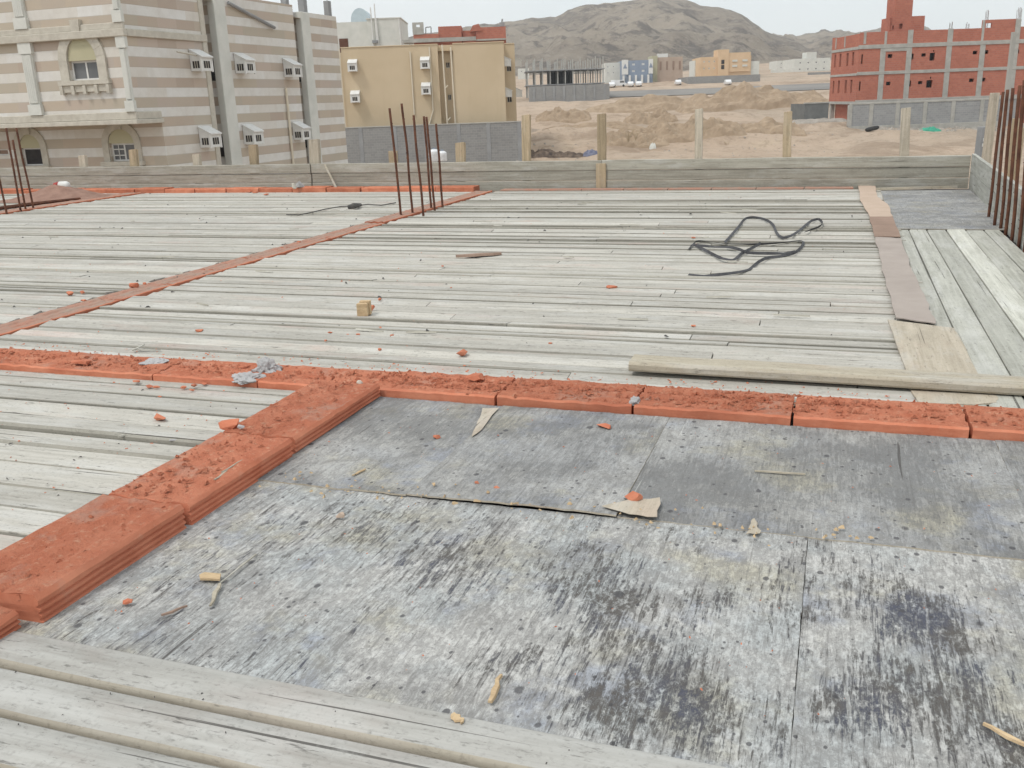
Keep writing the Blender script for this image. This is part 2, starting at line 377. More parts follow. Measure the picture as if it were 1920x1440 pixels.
def stripes():
    g = G('banded stone cladding', .85, .25); v = g.rawco(); s = g.sep(v)
    zi = g.math('FLOOR', g.math('DIVIDE', s[2], .37)); par = g.math('MODULO', g.math('ADD', zi, 100.), 2.)
    along = g.math('ADD', s[0], s[1])
    cell = g.math('FLOOR', g.math('ADD', g.math('DIVIDE', along, 1.15), g.math('MULTIPLY', zi, .43)))
    wn = g.node('ShaderNodeTexWhiteNoise', noise_dimensions='2D'); g.t.links.new(g.comb(cell, zi, 0.), wn.inputs['Vector'])
    r = wn.outputs['Value']
    dk = g.ramp(r, [(0, (.44, .36, .30)), (.3, (.50, .425, .34)), (.55, (.45, .40, .325)), (.8, (.50, .41, .345)), (1, (.46, .405, .355))])
    lt = g.ramp(r, [(0, (.66, .635, .585)), (.35, (.69, .685, .665)), (.7, (.64, .61, .56)), (1, (.68, .67, .645))])
    c = g.mix(par, dk, lt)
    c = g.mix(g.math('MULTIPLY', g.step(g.noise(v, 2.2, 6, .65), .4, .72), .3), c, (.44, .40, .34))
    zf = g.math('FRACT', g.math('DIVIDE', s[2], .37))
    c = g.mix(g.math('MULTIPLY', g.math('LESS_THAN', zf, .05), .4), c, (.27, .24, .2))
    g.bump(g.noise(v, 9, 5, .6), .4, .01)
    return g.done(c)
M['stripe'] = stripes()
def ground():
    g = G('desert sand', .95, .1); v = g.rawco()
    c = g.ramp(g.noise(v, .035, 6, .62, .3), [(.3, (.44, .34, .26)), (.5, (.50, .395, .305)), (.7, (.42, .345, .275))])
    c = g.mix(g.math('MULTIPLY', g.step(g.noise(v, .22, 6, .7), .5, .7), .5), c, (.33, .25, .18))
    c = g.mix(g.math('MULTIPLY', g.step(g.noise(v, 1.6, 4, .7), .58, .68), .5), c, (.23, .18, .135))
    c = g.mix(g.math('MULTIPLY', g.step(g.noise(g.sc(v, (1, 1, .3)), .09, 6, .68, .6), .52, .60), .55), c, (.27, .20, .145))
    c = g.mix(g.math('MULTIPLY', g.step(g.noise(g.sc(v, (1, 1, .3)), .14, 5, .7, .3), .60, .68), .5), c, (.52, .42, .31))
    c = g.mix(g.step(g.noise(g.sc(v, (1, 1, .2)), .013, 4, .6), .5, .62), c, g.mix(.55, c, (.38, .33, .27)))
    c = g.mix(g.math('MULTIPLY', g.step(g.noise(v, .55, 7, .72, .5), .52, .64), .5), c, (.27, .205, .15))
    g.bump(g.noise(v, .6, 8, .72), 1., .5)
    return g.done(c)
M['sand'] = ground()
def rock():
    g = G('dry rocky slope', .95, .1); v = g.rawco()
    n = g.noise(v, .012, 9, .66, .5)
    c = g.ramp(n, [(.3, (.19, .163, .136)), (.47, (.287, .247, .203)), (.6, (.36, .31, .253)), (.75, (.26, .23, .195))])
    c = g.mix(g.math('MULTIPLY', g.step(g.noise(v, .07, 8, .75), .50, .58), .7), c, (.10, .092, .088))
    c = g.mix(g.math('MULTIPLY', g.step(g.noise(v, .022, 7, .7), .54, .62), .6), c, (.13, .12, .112))
    c = g.mix(g.math('MULTIPLY', g.step(g.noise(v, .19, 5, .72), .55, .64), .5), c, (.40, .35, .30))
    c = g.mix(g.math('MULTIPLY', g.step(g.noise(g.sc(v, (1, 1, .3)), .03, 5, .65), .6, .7), .5), c, (.40, .34, .275))
    g.bump(g.noise(v, .09, 8, .7), 1., 5.)
    return g.done(c)
M['rock'] = rock()
M['asphalt'] = simple('worn asphalt', (.19, .18, .17), (.26, .245, .225), .08, .9, .02, 4)
M['gravel'] = simple('grey rubble stone', (.28, .25, .22), (.40, .37, .33), 2, .95, .03, 8)


# =================================================================== THE DECK
def plank_bay(name, x0, x1, y0, y1, mat, wmin=.056, wmax=.088, slantL=None, slantR=None, seed=1, z=0.):
    """one nailed-down field of battens running along x"""
    r = random.Random(seed); mb = MB(); y = y0
    while y < y1-.02:
        w = min(r.uniform(wmin, wmax), y1-y); gap = r.choice((.002, .003, .004, .005, .007)); x = x0-r.uniform(0, 1.5)
        b1 = r.choice((.002, .003, .004, .005, .007)); b2 = r.uniform(.003, .007); zr = z+r.uniform(-.005, .002); tl = r.uniform(-.005, .005)
        while x < x1:
            L = r.uniform(2.2, 4.4); xa = max(x, x0); xb = min(x+L-.004, x1); x += L
            if xb-xa < .05: continue
            if xb == x1: xb += r.uniform(-.03, .02)
            zz = zr+r.uniform(-.002, .002); bow = r.uniform(-.002, .002); tone = r.random(); secs = []
            n = max(2, int((xb-xa)/1.2))
            for i in range(n+1):
                xx = lerp(xa, xb, i/n); d = bow*math.sin(i/n*math.pi); a = y+d; b = y+w-gap+d
                za = zz-tl; zb = zz+tl
                secs.append([(xx, a, zz-.022), (xx, a, za-b1), (xx, a+b1*1.3, za), (xx, b-b2, zb), (xx, b, zb-b2), (xx, b, zz-.022)])
            k0 = len(mb.f); mb.sweep(secs, True, tone)
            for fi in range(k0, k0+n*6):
                if (fi-k0) % 6 < 2: mb.m[fi] = 1  # near side and chamfer carry the gap shade in their colour
        y += w
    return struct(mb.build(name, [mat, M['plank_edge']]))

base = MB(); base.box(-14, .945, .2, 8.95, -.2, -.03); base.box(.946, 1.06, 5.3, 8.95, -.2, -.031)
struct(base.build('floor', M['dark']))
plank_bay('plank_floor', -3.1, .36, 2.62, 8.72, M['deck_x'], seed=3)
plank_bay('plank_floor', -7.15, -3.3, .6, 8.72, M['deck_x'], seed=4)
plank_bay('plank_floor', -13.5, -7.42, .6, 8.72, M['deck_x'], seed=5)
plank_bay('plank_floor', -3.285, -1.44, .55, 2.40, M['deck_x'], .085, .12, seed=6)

# foreground planks: each one loose
yl = [1.058, .966, .868, .775, .68]
sk = .018
FP = ['pale grey foreground plank with a long crack, against the dark plywood edge', 'grey foreground plank with dark smears, second from the plywood',
      'grey foreground plank with a rounded brown edge, third from the plywood', 'foreground plank at the very bottom of the view, fourth from the plywood']
for i in range(4):
    mb = MB(); a, b = yl[i+1]+.0055, yl[i]-.001; secs = []
    rr = random.Random(40+i); n = 46
    for k in range(n+1):
        x = lerp(-1.75, .9, k/n); s = (x+1.3)*-.012
        wv = mn.noise(Vector((x*2.1, i*7.3, 0)))*.004; wa = mn.noise(Vector((x*3.3, i*3.1+5, 0)))*.0035
        zt = mn.noise(Vector((x*1.5, i*9.1, 3)))*.002 - (.001 if i else 0)
        e = .0065+mn.noise(Vector((x*2.7, i*5.7, 9)))*.005
        A = a+s+wa; B = b+s+wv*.4
        secs.append([(x, A+.003, -.03), (x, A, -.022), (x, A+.002, -.013), (x, A+e*.45, -.0045+zt), (x, A+e*1.15, zt), (x, (A+B)/2, zt+.0012), (x, B-.006, zt), (x, B, -.004+zt), (x, B, -.026)])
    mb.sweep(secs, True, .4+.12*(i % 3))
    for fi, f in enumerate(mb.f):
        if len(f) == 4 and all(q % 9 <= 4 for q in f): mb.m[fi] = 1
    o = mb.build('foreground_plank', [M['front_x'], M['wane']], top=True, smooth=True)
    tag(o, FP[i], 'plank', 'grey planks in front of the plywood')

# plywood sheets ----------------------------------------------------------
def sheet(x0, x1, y0, y1, z, mat, seed, lift=None, rag=(1, 1, 1, 1), thick=.004):
    """rag: raggedness of the near, far, low-x and high-x edges"""
    nx = max(6, int((x1-x0)/.018)); ny = max(6, int((y1-y0)/.018)); mb = MB(); k = {}
    def pos(i, j):
        u, w = i/nx, j/ny; x = lerp(x0, x1, u); y = lerp(y0, y1, w)
        def e(t, q): return (mn.noise(Vector((t*22, q, seed)))*.0035+mn.noise(Vector((t*70, q, seed+3)))*.003)
        y += e(x, 1.)*rag[0]*max(0, 1-w*8) + e(x, 2.)*rag[1]*max(0, 1-(1-w)*8)
        x += e(y, 3.)*rag[2]*max(0, 1-u*8) + e(y, 4.)*rag[3]*max(0, 1-(1-u)*8)
        zz = z+mn.noise(Vector((x*2.2, y*2.2, seed)))*.0022
        if lift: zz += lift(x, y)
        return Vector((x, y, zz))
    g = [[pos(i, j) for j in range(ny+1)] for i in range(nx+1)]
    for i in range(nx):
        for j in range(ny):
            mb.poly([g[i][j], g[i+1][j], g[i+1][j+1], g[i][j+1]])
    rim = [g[i][0] for i in range(nx+1)]+[g[nx][j] for j in range(1, ny+1)]+[g[i][ny] for i in range(nx-1, -1, -1)]+[g[0][j] for j in range(ny-1, 0, -1)]
    dn = Vector((0, 0, -thick))
    for a, b in zip(rim, rim[1:]+rim[:1]): mb.poly([a, b, b+dn, a+dn], .5, 1)
    o = mb.build('plywood_sheet', [mat, M['rawply']], top=True, weld=True)
    return o
lf = lambda x, y: .006*math.exp(-((x+.62)/.33)**2)*max(0, 1-(y-1.73)/.25)
tag(sheet(-1.295, -.0165, 1.005, 1.742, -.004, M['ply_worn'], 1.3, None, (.4, .6, 1, .3)), 'worn dark streaked plywood sheet beside the red cross row and foreground planks', 'plywood', 'stained plywood sheets')
tag(sheet(-.0155, .9, .985, 1.752, -.005, M['ply_worn'], 5.1, None, (.4, .5, .3, 1)), 'worn plywood sheet with black peeled streaks, nearest the camera', 'plywood', 'stained plywood sheets')
tag(sheet(-1.245, -.8605, 1.736, 2.385, -.001, M['ply_grey'], 2.2, lf, (1.2, 1.5, 1, .3)), 'narrow grey plywood sheet tucked in the inner corner of the red block rows', 'plywood', 'stained plywood sheets')
tag(sheet(-.860, -.390, 1.738, 2.385, .0, M['ply_grey'], 3.7, lf, (1.2, 1.5, .3, .3)), 'grey plywood sheet with a lifted torn edge under a red chip', 'plywood', 'stained plywood sheets')
tag(sheet(-.390, .3915, 1.742, 2.39, -.0015, M['ply_grey'], 8.9, None, (.7, 2, .3, .3)), 'dark grey spotted plywood sheet along the long block row', 'plywood', 'stained plywood sheets')
tag(sheet(.392, .9, 1.742, 2.39, -.001, M['ply_grey'], 9.9, None, (.7, 2, .3, .3)), 'grey plywood sheet at the frame edge with pale scratches', 'plywood', 'stained plywood sheets')
tag(sheet(.33, 1.0, 6.13, 8.49, .006, M['ply_grey'], 12.4), 'far dark grey plywood panel in the deck corner behind the boards', 'plywood', 'stained plywood sheets')
def patch(pts, z, mat, name, thick=.0022, seed=0, sub=3, jag=.004, bend=0.):
    """thin ragged flake or sheet with real thickness, corners given on the deck"""
    pts = [P(*q, 0.) if len(q) == 2 else Vector((q[0], q[1], 0)) for q in pts]; ring = []; rr = random.Random(seed)
    for a, b in zip(pts, pts[1:]+pts[:1]):
        for i in range(sub):
            p = a.lerp(b, i/sub); d = (b-a).normalized(); nrm = Vector((-d.y, d.x, 0))
            ring.append(p+nrm*(rr.uniform(-jag, jag) if i else rr.uniform(-jag, jag)*.3))
    c = sum((p for p in ring), Vector())/len(ring); zs = [z+bend*((p-c).length/.3)**2*rr.uniform(.3, 1) for p in ring]
    topv = [Vector((p.x, p.y, q)) for p, q in zip(ring, zs)]; bot = [p-Vector((0, 0, thick)) for p in topv]
    mb = MB(); mb.poly(topv); mb.poly(bot[::-1])
    n = len(ring)
    for i in range(n): mb.poly([topv[i], bot[i], bot[(i+1) % n], topv[(i+1) % n]])
    return mb.build(name, mat, top=True, weld=True)
tag(patch([(1128, 957), (1176, 946), (1238, 941), (1232, 978), (1180, 972)], .0105, M['rawply'], 'torn_flake', .001, 3), 'tan torn flake of veneer below the red chip on the grey plywood', 'wood flake')
tag(patch([(905, 768), (936, 768), (903, 808), (884, 822), (895, 793)], .0052, M['rawply'], 'torn_flake', .001, 4), 'tan strip of bare veneer between two grey sheets by the long row', 'wood flake')
tag(patch([(1408, 985), (1413, 975), (1420, 990), (1425, 1003), (1398, 1005)], .0045, M['rawply'], 'torn_flake', .001, 5), 'small pale bare flake alone on the grey spotted plywood', 'wood flake')

# clay blocks --------------------------------------------------------------
def clay_block(L, W, H, seed, rough=.004, ribs=True):
    """hollow clay slab block along local x: ribbed sides, broken crumbly top"""
    hw_, n = W/2, 30; mb = MB(); secs = []
    prof = [(-hw_, 0)]
    if ribs:
        for k in range(5):
            z0 = H*(.05+.155*k); prof += [(-hw_, z0), (-hw_+.0055, z0+H*.03), (-hw_+.0055, z0+H*.08), (-hw_, z0+H*.11)]
    prof += [(-hw_, H*.88), (-hw_+.006, H)]
    nt = 14
    tops = len(prof)
    for k in range(1, nt): prof.append((lerp(-hw_+.006, hw_-.006, k/nt), H))
    tope = len(prof)
    rgt = [(-a, b) for a, b in prof[:tops]][::-1]; prof = prof+rgt
    for i in range(n+1):
        x = lerp(-L/2, L/2, i/n); row = []
        for j, (y, z) in enumerate(prof):
            p = Vector((x, y, z))
            ridge = 0
            if tops <= j < tope:
                t = (j-tops)/(tope-tops)
                q = Vector((x*14+seed*3.1, y*14, seed))
                p.z += mn.noise(q)*rough+mn.noise(q*3.7)*rough*.8
                if abs(t-.27) < .06 or abs(t-.66) < .06: p.z -= .004
            else:
                q = Vector((x*9+seed*2.3, z*9+y*5, seed+4)); p.y += mn.noise(q)*.0014
                if z > H*.85: p.z += mn.noise(Vector((x*25, y*10, seed)))*rough*.6; p.y += mn.noise(Vector((x*30, 3, seed+y)))*.002
            if i in (0, n): p.x += mn.noise(Vector((y*30, z*30, seed+i)))*.003
            row.append(p)
        secs.append(row)
    mb.sweep(secs, True)
    # crumbly top gets the dust material
    npf = len(prof)
    for fi, f in enumerate(mb.f):
        if len(f) == 4 and all(tops-1 <= (v % npf) <= tope for v in f): mb.m[fi] = 1
    return mb
def put_block(cx, cy, L, W, H, z0, rz, seed, label, group, rough=.004, ribs=True, tops='clay_top', side='clay'):
    o = clay_block(L, W, H, seed, rough, ribs).build('clay_block', [M[side], M[tops]], smooth=False)
    o.location = (cx, cy, z0); o.rotation_euler = (0, 0, rz)
    return tag(o, label, 'clay block', group)
# long row across the deck: joints measured along x
jx = [-1.272, -.884, -.492, -.078, .338, .74, .905]
for i in range(len(jx)-1):
    a, b = jx[i]+.004, jx[i+1]-.004
    put_block((a+b)/2, 2.492+R.uniform(-.003, .003), b-a, .195, .041, -.018, R.uniform(-.004, .004), 3+i*1.7,
              'red clay block of the long row along the dark plywood, ' + ORD[i] + ' from the cross row', 'clay blocks of the long row', .0065 if i < 3 else .0035, False)
xl = -1.276
for i in range(6):
    L = R.uniform(.385, .405); L = .30 if i == 5 else L
    put_block(xl-L/2, 2.492+R.uniform(-.004, .004), L-.006, .195, .036, -.018, R.uniform(-.006, .006), 31+i*2.3,
              'red clay block of the long row between plank bays, ' + ORD[i] + ' from the cross row', 'clay blocks of the long row', .006, False)
    xl -= L
# cross row towards the camera (taller, ribbed)
for i, (ya, yb, z) in enumerate(((2.385, 1.905, .042), (1.897, 1.487, .045), (1.48, 1.083, .049), (1.07, .68, .030))):
    put_block(-1.345+.003*(i % 2)-(.028 if i == 3 else 0), (ya+yb)/2, ya-yb-.008, .212, z+.03, -.03, math.pi/2+R.uniform(-.004, .004), 51+i*3.3,
              ('smooth ' if i else 'gritty ') + 'ribbed clay block of the cross row beside the plywood, ' + ORD[i] + ' from the long row', 'ribbed clay blocks of the cross row', .0035)
# narrow row running away to the far edge, blocks nearly flush with the planks
y = 8.62; i = 0
while y > 2.75:
    L = R.uniform(.37, .42); far = y > 6.6
    put_block(-3.205+R.uniform(-.004, .004), y-L/2, L-.006, .165, .028 if far else .021, -.018, math.pi/2+R.uniform(-.012, .012), 71+i*1.9,
              'dusty clay block of the narrow row running through the rusty bars', 'clay blocks of the narrow row', .004, False, 'dusty')
    y -= L; i += 1
y = 8.62; i = 0
while y > 5.6:
    L = R.uniform(.37, .42)
    put_block(-7.28, y-L/2, L-.006, .19, .028, -.018, math.pi/2, 171+i*1.9,
              'dusty clay block of the distant narrow row behind the outer bars', 'clay blocks of the distant narrow row', .004, False, 'dusty')
    y -= L; i += 1
# far row under the edge boards
x = -3.32; i = 0
while x > -12.6:
    L = R.uniform(.385, .41)
    put_block(x-L/2, 8.735+R.uniform(-.012, .008), L-R.uniform(.006, .02), .17, .062+R.uniform(-.006, .006), -.018, R.uniform(-.02, .02), 211+i*1.3,
              'red clay block in the far row under the edge boards', 'clay blocks of the far row', .003, False)
    x -= L; i += 1
x = -3.08; i = 0
while x < .1:
    L = R.uniform(.385, .41); L = min(L, .15-x)
    put_block(x+L/2, 8.76, L-.008, .12, .027, -.018, R.uniform(-.01, .01), 311+i*1.3,
              'low dusty clay block in the far row behind the wide plank bay', 'low clay blocks of the far row', .003, False, 'dusty', 'dusty')
    x += L; i += 1

# loose chips ---------------------------------------------------------------
def chip_mesh(sx, sy, sz, seed, n=14):
    r = random.Random(seed); bm = bmesh.new()
    for _ in range(n):
        v = Vector((r.gauss(0, 1), r.gauss(0, 1), r.gauss(0, 1))).normalized(); v = Vector((max(-.8, min(.8, v.x))*sx, max(-.8, min(.8, v.y))*sy, max(-.75, min(.75, v.z))*sz))
        bm.verts.new(v)
    bmesh.ops.convex_hull(bm, input=bm.verts)
    for v in [v for v in bm.verts if not v.link_faces]: bm.verts.remove(v)
    zm = min(v.co.z for v in bm.verts)
    for v in bm.verts: v.co.z -= zm
    return bm
def chip(px, py, w, h, mat, name, label, cat, group=None, seed=0, z=0., rz=None, dep=.7):
    """w, h: the chip's size in photograph pixels at its place"""
    p = P(px, py, z); d = (p-Vector((0, 0, EYE))).length/F
    bm = chip_mesh(w*d/1.5, w*d/1.5*dep, h*d/1.5, seed); me = bpy.data.meshes.new(name); bm.to_mesh(me); bm.free(); me.materials.append(mat)
    a = me.attributes.new('tone', 'FLOAT', 'FACE'); a.data.foreach_set('value', [.5]*len(me.polygons))
    o = bpy.data.objects.new(name, me); COL.objects.link(o); o.location = p
    o.rotation_euler = (0, 0, R.uniform(-.5, .5) if rz is None else rz)
    return tag(o, label, cat, group)
chip(866, 668, 22, 14, M['clay'], 'brick_chip', 'lone bright red brick chunk on the wide plank bay near the long row', 'brick chip', None, 1)
chip(304, 787, 26, 11, M['clay'], 'brick_chip', 'flat red brick piece alone on the near plank bay', 'brick chip', None, 2)
chip(1188, 938, 32, 17, M['clay'], 'brick_chip', 'pointed red brick chip lying on the torn plywood edge', 'brick chip', None, 3, .006)
chip(892, 712, 34, 12, M['clay'], 'brick_chip', 'flat brick shard lying on top of the long row rubble', 'brick chip', None, 4, .024)
chip(1134, 802, 30, 8, M['clay'], 'brick_chip', 'thin red chip on the grey plywood close below the long row', 'brick chip', None, 5)
chip(697, 583, 13, 11, M['clay'], 'brick_chip', 'tiny red chip beside the upright wood offcut', 'brick chip', None, 6)
chip(432, 806, 34, 22, M['clay'], 'brick_chip', 'broken brick lump on the edge of the cross row joint', 'brick chip', None, 7, .035)
chip(152, 683, 30, 8, M['clay'], 'brick_chip', 'dull red flake lying on the long row between plank bays', 'brick chip', None, 8, .016)
chip(252, 540, 15, 9, M['clay'], 'brick_chip', 'red chip on the planks just behind the narrow row', 'brick chip', None, 9)
chip(1148, 540, 20, 5, M['clay'], 'brick_chip', 'flat red sliver in the open middle of the wide plank bay', 'brick chip', None, 10)
chip(638, 970, 15, 12, M['card_tan'], 'brick_chip', 'small orange crumb on the near plywood sheet', 'brick chip', None, 12)
chip(240, 1132, 16, 9, M['clay'], 'brick_chip', 'small pinkish crumb near the lower end of the cross row', 'brick chip', None, 13)
for k, (px, py, w, h) in enumerate(((131, 553, 18, 8), (155, 551, 11, 7), (157, 565, 12, 5), (272, 534, 9, 6), (373, 622, 18, 7), (712, 658, 9, 7), (712, 563, 9, 6), (713, 615, 7, 4),
        (610, 640, 9, 4), (672, 628, 10, 4), (652, 629, 8, 4), (618, 625, 12, 4), (735, 630, 9, 4), (895, 908, 12, 8), (932, 917, 14, 8), (820, 822, 18, 9), (1300, 448, 9, 5), (480, 362, 16, 4), (500, 366, 14, 4), (468, 361, 9, 4),
        (255, 717, 18, 5), (280, 726, 18, 5), (294, 727, 16, 5), (345, 728, 16, 5), (365, 725, 14, 7), (382, 722, 14, 6), (360, 733, 12, 5), (300, 745, 9, 4), (1032, 645, 9, 4), (1300, 612, 10, 4), (560, 455, 9, 4), (830, 500, 8, 3))):
    chip(px, py, w*.8, h*.75, M['clay'], 'brick_chip', 'small red brick chip scattered on the deck surface', 'brick chip', 'small scattered brick chips', 20+k)
# mortar lumps
def blob(px, py, w, h, mat, name, label, cat, group=None, seed=0, z=0.):
    p = P(px, py, z); d = (p-Vector((0, 0, EYE))).length/F; bm = bmesh.new(); bmesh.ops.create_icosphere(bm, subdivisions=4, radius=1)
    for v in bm.verts:
        c = v.co.copy(); k = 1+mn.noise(c*1.3+Vector((seed, 0, 0)))*.45+mn.noise(c*3.1+Vector((seed, 3, 0)))*.3+mn.noise(c*8+Vector((seed, 5, 0)))*.16
        v.co = Vector((c.x*k*w*d*.5, c.y*k*w*d*.42, max(-.1, c.z*k)*h*d*.8))
    me = bpy.data.meshes.new(name); bm.to_mesh(me); bm.free(); me.materials.append(mat)
    o = bpy.data.objects.new(name, me); COL.objects.link(o); o.location = p
    return tag(o, label, cat, group)
blob(500, 697, 50, 30, M['mortar'], 'mortar_lump', 'large grey mortar lump slumped across the long block row', 'mortar', None, 61, .014)
blob(462, 712, 56, 14, M['mortar'], 'mortar_lump', 'crumbling grey mortar spill in front of the large lump', 'mortar', None, 62, .012)
blob(1190, 757, 22, 14, M['mortar'], 'mortar_lump', 'grey mortar smear in a joint of the long row', 'mortar', None, 63, .020)
blob(290, 681, 46, 8, M['mortar'], 'mortar_lump', 'thin grey mortar sliver across a joint of the long row', 'mortar', None, 64, .016)
chip(452, 803, 12, 8, M['mortar'], 'mortar_lump', 'small grey pebble of mortar on the cross row joint', 'mortar', None, 65, .045)
chip(676, 727, 12, 14, M['trim'], 'mortar_lump', 'small pale stone on the rubble at the junction of the rows', 'stone', None, 66, .024)
# crumbs: far too many to count
def crumbs(name, spots, mat):
    mb = MB()
    for x, y, z, s in spots:
        a = R.uniform(0, 6.28); c, q = math.cos(a), math.sin(a); l, w, h = s*R.uniform(.8, 2.2), s*R.uniform(.5, 1), s*R.uniform(.3, .8)
        b = [Vector((x+c*l*u-q*w*v, y+q*l*u+c*w*v, z)) for u, v in ((-.5, -.4), (.5, -.5), (.45, .5), (-.4, .45))]; tp = Vector((x+R.uniform(-.2, .2)*l, y+R.uniform(-.2, .2)*w, z+h)); t2 = tp+Vector((c*l*.35, q*l*.35, R.uniform(-.2, .1)*h))
        mb.poly([b[0], b[1], t2, tp]); mb.poly([b[1], b[2], t2]); mb.poly([b[2], b[3], tp, t2]); mb.poly([b[3], b[0], tp])
    return struct(mb.build(name, mat), 'stuff')
sp = []
for _ in range(6500):
    x = R.uniform(-3.2, 1.1); dens = 1 if -1.3 < x < .1 else .45
    if R.random() < dens: sp.append((x, 2.497+R.gauss(0.01, .055), .0225 if x > -1.27 else .0175, R.choice((.003, .003, .004, .005, .007, .010))))
for _ in range(800): sp.append((-1.35+R.gauss(-.01, .055), R.uniform(.8, 2.36), .046, R.choice((.002, .003, .004, .005, .008))))
crumbs('brick_crumbs', [q for q in sp if abs(q[1]-2.492) < .09 or (q[1] < 2.37 and -1.445 < q[0] < -1.25)], M['clay_top'])
sp = []
for _ in range(420): x = R.uniform(-12, .2); sp.append((x, R.uniform(2.7, 8.5), .0005, R.choice((.002, .003, .004, .006))))
for _ in range(260): sp.append((R.uniform(-3, -1.6), R.uniform(1.2, 2.38), .0005, R.choice((.002, .003, .005))))
for _ in range(170): sp.append((R.uniform(-1.2, .9), R.uniform(1.1, 2.35), .003, R.choice((.0015, .002, .003))))
for _ in range(300):
    x = R.uniform(-3, .3); sp.append((x, 2.63+abs(R.gauss(0, .07)), .0005, R.choice((.003, .004, .006))))
crumbs('brick_grit', sp, M['clay'])
sp = [(R.uniform(-12, .3), R.uniform(2.7, 8.6), .0005, R.choice((.003, .005, .008, .012))) for _ in range(420)]+[(R.uniform(-3, -1.6), R.uniform(1.1, 2.36), .0005, R.choice((.003, .005, .007))) for _ in range(120)]+[(R.uniform(-1.6, .5), R.uniform(.72, 1.02), .001, R.choice((.001, .002, .0025))) for _ in range(60)]
crumbs('dark_grit', sp, M['wire'])

# wood offcuts, slivers -----------------------------------------------------
mb = MB(); p = P(681, 592)
for yy, z0, z1 in ((0, 0, .052), (.026, .0, .058)): mb.obox((p.x+.004*yy, p.y+yy, (z0+z1)/2), (.022, .0125, (z1-z0)/2), Matrix.Rotation(.25, 3, 'Z'), .6)
o = mb.build('wood_offcut', M['raw'], top=True, bevel=.0015); tag(o, 'small upright yellow wood offcut standing on the wide plank bay', 'wood offcut')
def sliver(a, b, w, h, z, mat, label, name='wood_sliver', group=None, taper=.4, lift=0.):
    A = P(*a, z); B = P(*b, z+lift); d = (B-A).normalized(); s = Vector((-d.y, d.x, 0)); mb = MB(); secs = []
    for i in range(6):
        t = i/5; c = A.lerp(B, t)+s*mn.noise(Vector((t*3, A.x*9, 0)))*w*.5; k = w/2*lerp(1, taper, abs(t-.4)/.6) ; u = Vector((0, 0, 1))
        secs.append([c-s*k, c+s*k, c+s*k*.8+u*h, c-s*k*.7+u*h])
    mb.sweep(secs, True, R.random()); o = mb.build(name, mat, top=True); return tag(o, label, 'wood sliver', group)
patch([(374, 1083), (385, 1078), (415, 1081), (413, 1091), (376, 1090)], .006, M['raw'], 'wood_chip', .004, 8, 2, .001)
tag(bpy.context.scene.objects['wood_chip'], 'pale wedge shaped wood chip on the worn plywood', 'wood chip')
sliver((412, 1096), (393, 1137), .010, .003, .002, M['beam_x'], 'split sliver just below the pale wedge chip')
sliver((480, 1040), (412, 1094), .005, .002, .002, M['edge_x'], 'long dark twig like sliver leading to the pale wedge chip')
sliver((917, 1318), (941, 1268), .011, .004, .002, M['raw'], 'yellow sliver near the foreground planks on the plywood')
sliver((1925, 1400), (1845, 1358), .009, .004, .003, M['raw'], 'yellow splinter on the near plywood by the frame corner')
sliver((846, 1342), (868, 1356), .014, .003, .002, M['raw'], 'small tan splinter at the foreground plank edge')
sliver((855, 482), (940, 477), .05, .012, .001, M['card_brown'], 'brown pointed splinter in the middle of the wide bay')
sliver((303, 1155), (352, 1138), .006, .003, .002, M['card_brown'], 'brown thin splinter close to the cross row end')
sliver((222, 820), (252, 811), .010, .004, .001, M['edge_x'], 'dark short splinter on the near plank bay')
sliver((318, 826), (352, 824), .010, .003, .001, M['mortar'], 'grey short splinter on the near plank bay by the cross row')
sliver((250, 656), (300, 657), .008, .003, .001, M['edge_x'], 'thin dark stick on the planks behind the long row')
sliver((248, 658), (272, 647), .008, .004, .001, M['edge_x'], 'short raised stick crossing another behind the long row', lift=.01)
sliver((402, 900), (440, 873), .007, .002, .044, M['beam_x'], 'pale splinter lying on the cross row blocks')
sliver((455, 863), (415, 886), .004, .002, .046, M['beam_x'], 'fine pale splinter on the cross row block edge')
sliver((1415, 884), (1510, 890), .007, .003, .002, M['beam_x'], 'pale straw like splinter on the grey spotted plywood')
sliver((685, 880), (660, 892), .008, .002, .003, M['raw'], 'tan splinter between worn and grey plywood sheets')
for k in range(34):
    y_ = R.uniform(3, 8); x_ = R.uniform(-3, .2); L = R.uniform(.06, .16); mb = MB(); an = R.gauss(0, .35); d = Vector((math.cos(an), math.sin(an), 0)); s_ = Vector((-d.y, d.x, 0)); A = Vector((x_, y_, .001))
    if k > 20: A = Vector((R.uniform(-6.8, -3.5), R.uniform(3.5, 8.3), .001))
    w = R.uniform(.004, .009)
    mb.sweep([[A+d*L*t-s_*w*q, A+d*L*t+s_*w*q, A+d*L*t+s_*w*q*.5+Vector((0, 0, .005))] for t, q in ((0, .5), (.4, 1), (1, .3))], True, R.random())
    tag(mb.build('wood_splinter', M['edge_x'], top=True), 'thin dark wood splinter lying on the planks', 'wood splinter', 'dark splinters on the plank bays')
sp = [(R.uniform(-1.2, .8), R.gauss(1.74, .035), .006, R.choice((.003, .005, .008))) for _ in range(130)]
crumbs('wood_crumbs', [q for q in sp if q[0] < .1], M['raw'])

